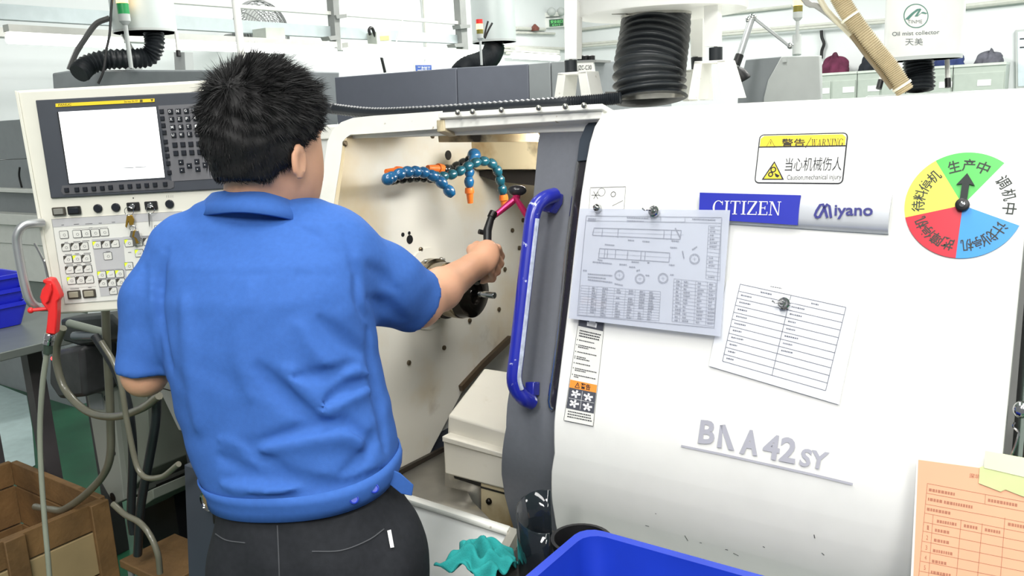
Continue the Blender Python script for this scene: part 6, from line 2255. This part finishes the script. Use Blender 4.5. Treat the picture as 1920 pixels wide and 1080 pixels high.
m_pant = mat('charcoal_trousers', (36, 38, 42), .85, var=.12, scale=90, bump=.05, bscale=600, spec=.2)
trousers, _, _ = sdf_mesh('trousers', pant_fn, A(-.68, .95, .02), A(.05, 1.75, pt(560, 850, 1.41)[2] + .02), .008, m_pant, man)
for s, an in ((-1, L_AN), (1, R_AN)):
    def shoe_fn(X, Y, W, an=an):
        d = ell(X, Y, W, an + A(.02, .07, -.045), (.048, .14, .05), (A(1, 0, 0), norm(A(.2, 1, 0)), Z))
        return smax(smin(d, cone(X, Y, W, an, an - A(0, 0, .03), .045, .05), .03), .003 - W, .004)
    sdf_mesh('shoe', shoe_fn, A(an[0] - .09, an[1] - .12, -.01), A(an[0] + .12, an[1] + .25, .16), .009, BLACK, man)
# trouser stitching, pocket tag
m_st = mat('trouser_stitch', (70, 72, 76), .8)
for plx in ([(585, 1034), (640, 1032), (690, 1013), (720, 992)], [(404, 1001), (425, 1013), (460, 1018)], [(520, 985), (522, 1030), (524, 1085)]):
    P = march(pant_fn, dense(plx, 8))
    MB().tube([p + norm(CAM - p) * .0005 for p in P], .0011, 5).build('stitching', m_st, trousers)
q = march(pant_fn, [(726, 995), (733, 993), (739, 1026), (732, 1027)])
tagm = MB().prism([p + norm(CAM - p) * .0015 for p in q], norm(CAM - q[0]) * .001).build('pocket_tag', WINK, trousers)

# ---- hem band, buttons, side tab
axis_c = (hem[0] + hem[1]) / 2
band = []
for k in range(64):
    a = 2 * math.pi * k / 64
    dr = TL_ * math.cos(a) + TD_ * math.sin(a)
    col_ = []
    for hh_ in (-.001, .012, .026, .040):
        # a point of the hem plane raised along z by hh_
        base_ = axis_c + dr * .5
        zz0 = hem[0][2] - ((base_[0] - hem[0][0]) * hem_n[0] + (base_[1] - hem[0][1]) * hem_n[1]) / hem_n[2]
        t = .5
        for _ in range(60):
            p = axis_c + dr * t
            zp = hem[0][2] - ((p[0] - hem[0][0]) * hem_n[0] + (p[1] - hem[0][1]) * hem_n[1]) / hem_n[2] + hh_
            d = float(stack(np.array([p[0]]), np.array([p[1]]), np.array([zp]), shirt_rows, TL_, TD_)[0])
            t -= d * .6
        p = axis_c + dr * (t + (.005 if hh_ < .035 else .002))
        zp = hem[0][2] - ((p[0] - hem[0][0]) * hem_n[0] + (p[1] - hem[0][1]) * hem_n[1]) / hem_n[2] + hh_
        col_.append(A(p[0], p[1], zp))
    band.append(col_)
rows = [[band[k][i] for k in range(64)] for i in range(4)]
MB().grid(rows, closed=True).build('hem_band', m_shirt, shirt, angle=60, solid=.003)
for x, y in ((701, 917), (663, 937)):
    p = march(lambda a, b, c: stack(a, b, c, shirt_rows, TL_, TD_), [(x, y)])[0]
    n0 = norm(norm(CAM - p) + A(.1, 0, .1))
    bt2 = MB().lathe(p + n0 * .008, n0, [(-.003, .0075), (.001, .0075), (.002, .006), (.001, .005), (.001, .0005)], 20).build('button', mat('blue_button', (36, 60, 170), .35), shirt)
q = [pt(728, 878, 1.36), pt(750, 888, 1.37), pt(775, 910, 1.385), pt(772, 930, 1.385), pt(752, 926, 1.375), pt(730, 908, 1.36)]
MB().prism(q, FW * .005).build('side_tab', m_shirt, shirt, bevel=.001)

# ---- collar
ctop = [(418, 372, 1.53), (396, 366, 1.46), (412, 361, 1.395), (470, 358, 1.362), (530, 372, 1.38), (562, 388, 1.44), (556, 396, 1.52)]
clow = [(392, 410, 1.54), (366, 408, 1.455), (388, 403, 1.372), (455, 398, 1.330), (535, 409, 1.352), (596, 430, 1.44), (586, 430, 1.54)]
T_ = spline([pt(*q) for q in ctop], 48)
L_ = spline([pt(*q) for q in clow], 48)
I_ = spline([pt(x + (486 - x) * .06, y + 3, d + (1.45 - d) * .10) for x, y, d in ctop], 48)
I2 = spline([pt(x + (486 - x) * .08, y + 34, d + (1.45 - d) * .10) for x, y, d in ctop], 48)
M_ = [a * .5 + b * .5 + norm(a * .5 + b * .5 - A(HC[0], HC[1] + .02, (a[2] + b[2]) / 2)) * .006 for a, b in zip(T_, L_)]
MB().grid([L_, M_, T_, I_, I2]).build('collar', m_shirt, shirt, angle=60, solid=.004)

# ---- hair
def hair_fn(X, Y, W):
    ax = (hr2, hf, hu)
    e = ell(X, Y, W, hp2(0, -.006, .006), (.092, .108, .108), ax)
    f_ = (X - HC[0]) * hf[0] + (Y - HC[1]) * hf[1] + (W - HC[2]) * hf[2]
    u_ = (X - HC[0]) * hu[0] + (Y - HC[1]) * hu[1] + (W - HC[2]) * hu[2]
    r_2 = (X - HC[0]) * hr2[0] + (Y - HC[1]) * hr2[1] + (W - HC[2]) * hr2[2]
    zl_ = np.interp(f_, [-.10, -.05, -.022, .005, .03, .055, .085, .12], [-.085, -.086, -.062, -.018, -.010, .025, .05, .06])
    e = e + .0035 * np.sin(70 * r_2 + 5 * np.sin(40 * u_)) * np.sin(80 * u_ + 4 * np.sin(50 * f_)) + .002 * np.sin(190 * r_2 + 120 * f_)
    nape = smax(cone(X, Y, W, hp2(0, -.045, -.03), hp2(0, -.036, -.095), .062, .056), -.105 - u_, .01)
    e = smin(e, smax(nape, f_ + .03, .012), .02)
    return smax(e, zl_ - u_, .008)


m_hair = mat('black_hair', (24, 23, 24), .62, var=.2, scale=200, spec=.3)
hair, hv, hfc = sdf_mesh('hair', hair_fn, HC - .16, HC + .15, .0045, m_hair, man)
hv = np.array(hv)
whorl = hp2(.012, -.090, .062)
eps = .002


def grad(fn, P):
    g = np.zeros_like(P)
    for k in range(3):
        o = np.zeros(3)
        o[k] = eps
        a, b = P + o, P - o
        g[:, k] = fn(a[:, 0], a[:, 1], a[:, 2]) - fn(b[:, 0], b[:, 1], b[:, 2])
    return g / (np.linalg.norm(g, axis=1)[:, None] + 1e-9)


sel = rng.integers(0, len(hv), 26000)
P = hv[sel] + rng.normal(0, .0022, (26000, 3))
Nn = grad(hair_fn, P)
U_ = (P - HC) @ hu
F_ = (P - HC) @ hf
keep = ((P - HC) @ hu > -.10) & (np.linalg.norm(Nn, axis=1) > .5)
P, Nn, U_, F_ = P[keep], Nn[keep], U_[keep], F_[keep]
fl_ = P - whorl
fl_ = fl_ - Nn * np.sum(fl_ * Nn, 1)[:, None]
fl_ /= np.linalg.norm(fl_, axis=1)[:, None] + 1e-6
topw = np.clip((U_ + .02) / .09, 0, 1)[:, None]
dirn = Nn * (.16 + .26 * topw) + fl_ * .9 + rng.normal(0, .15, P.shape) + A(0, 0, -1) * (.25 * (1 - topw)) + A(0, 0, 1) * .12 * topw
dirn /= np.linalg.norm(dirn, axis=1)[:, None]
Ln = (.009 + .020 * topw[:, 0]) * rng.uniform(.6, 1.35, len(P))
side = np.cross(dirn, rng.normal(0, 1, P.shape))
side /= np.linalg.norm(side, axis=1)[:, None]
wd = .0006
bend = fl_ * .3 + A(0, 0, -.12)
p0 = P - Nn * .003
p1 = p0 + dirn * (Ln * .55)[:, None]
p2 = p0 + dirn * Ln[:, None] + bend * (Ln * .3)[:, None]
n = len(P)
vs = np.concatenate([p0 - side * wd, p0 + side * wd, p1 - side * wd * .7, p1 + side * wd * .7, p2])
i = np.arange(n)
fs = np.concatenate([np.stack([i, i + n, i + 3 * n, i + 2 * n], 1)])
ft = np.stack([i + 2 * n, i + 3 * n, i + 4 * n], 1)
me = bpy.data.meshes.new('hair_strands')
off = np.array(man['_o'])
me.from_pydata((vs - off).tolist(), [], fs.tolist() + ft.tolist())
me.update()
hs = link_mesh('hair_strands', me, m_hair, hair, off, angle=180)
hs['kind'] = 'stuff'

# ---- the tool in his hand
tl = thing('hand_tool', 'black gripped tool with two pink arms held in the man\'s right hand', 'tool', hg(0, 0, 0))
m_pink = mat('pink_anodised', (214, 52, 110), .25, .5, var=.1)
gt = pt(921, 408, 1.93)
MB().tube([hg(0, 0, -.06), hg(0, 0, .05), pt(914, 432, 1.915), gt], [.0095, .0095, .010, .008], 14).build('grip', BLACK, tl)
MB().tube([pt(898, 434, 1.91), pt(906, 436, 1.915)], .006, 10).build('grip_knob', BLACK, tl)
MB().tube([gt, pt(926, 398, 1.935)], .010, 10).build('grip_joint', mat('dark_joint', (44, 40, 40), .3, .6), tl)
for k, (x0, y0, x1, y1) in enumerate(((922, 409, 969, 371), (966, 370, 992, 410))):
    MB().tube([pt(x0, y0, 1.935), pt((x0 + x1) / 2, (y0 + y1) / 2, 1.94), pt(x1, y1, 1.945)], [.0055, .0075, .008], 10).build('tool_arm', m_pink, tl)
MB().ball(pt(970, 357, 1.94), (.022, .014, .013), (RT, FW, UP), 16, 10).build('tool_pad', mat('dark_pad', (46, 46, 50), .2), tl)
MB().tube([pt(968, 371, 1.945), pt(970, 360, 1.94)], .009, 10).build('pad_stem', m_pink, tl)
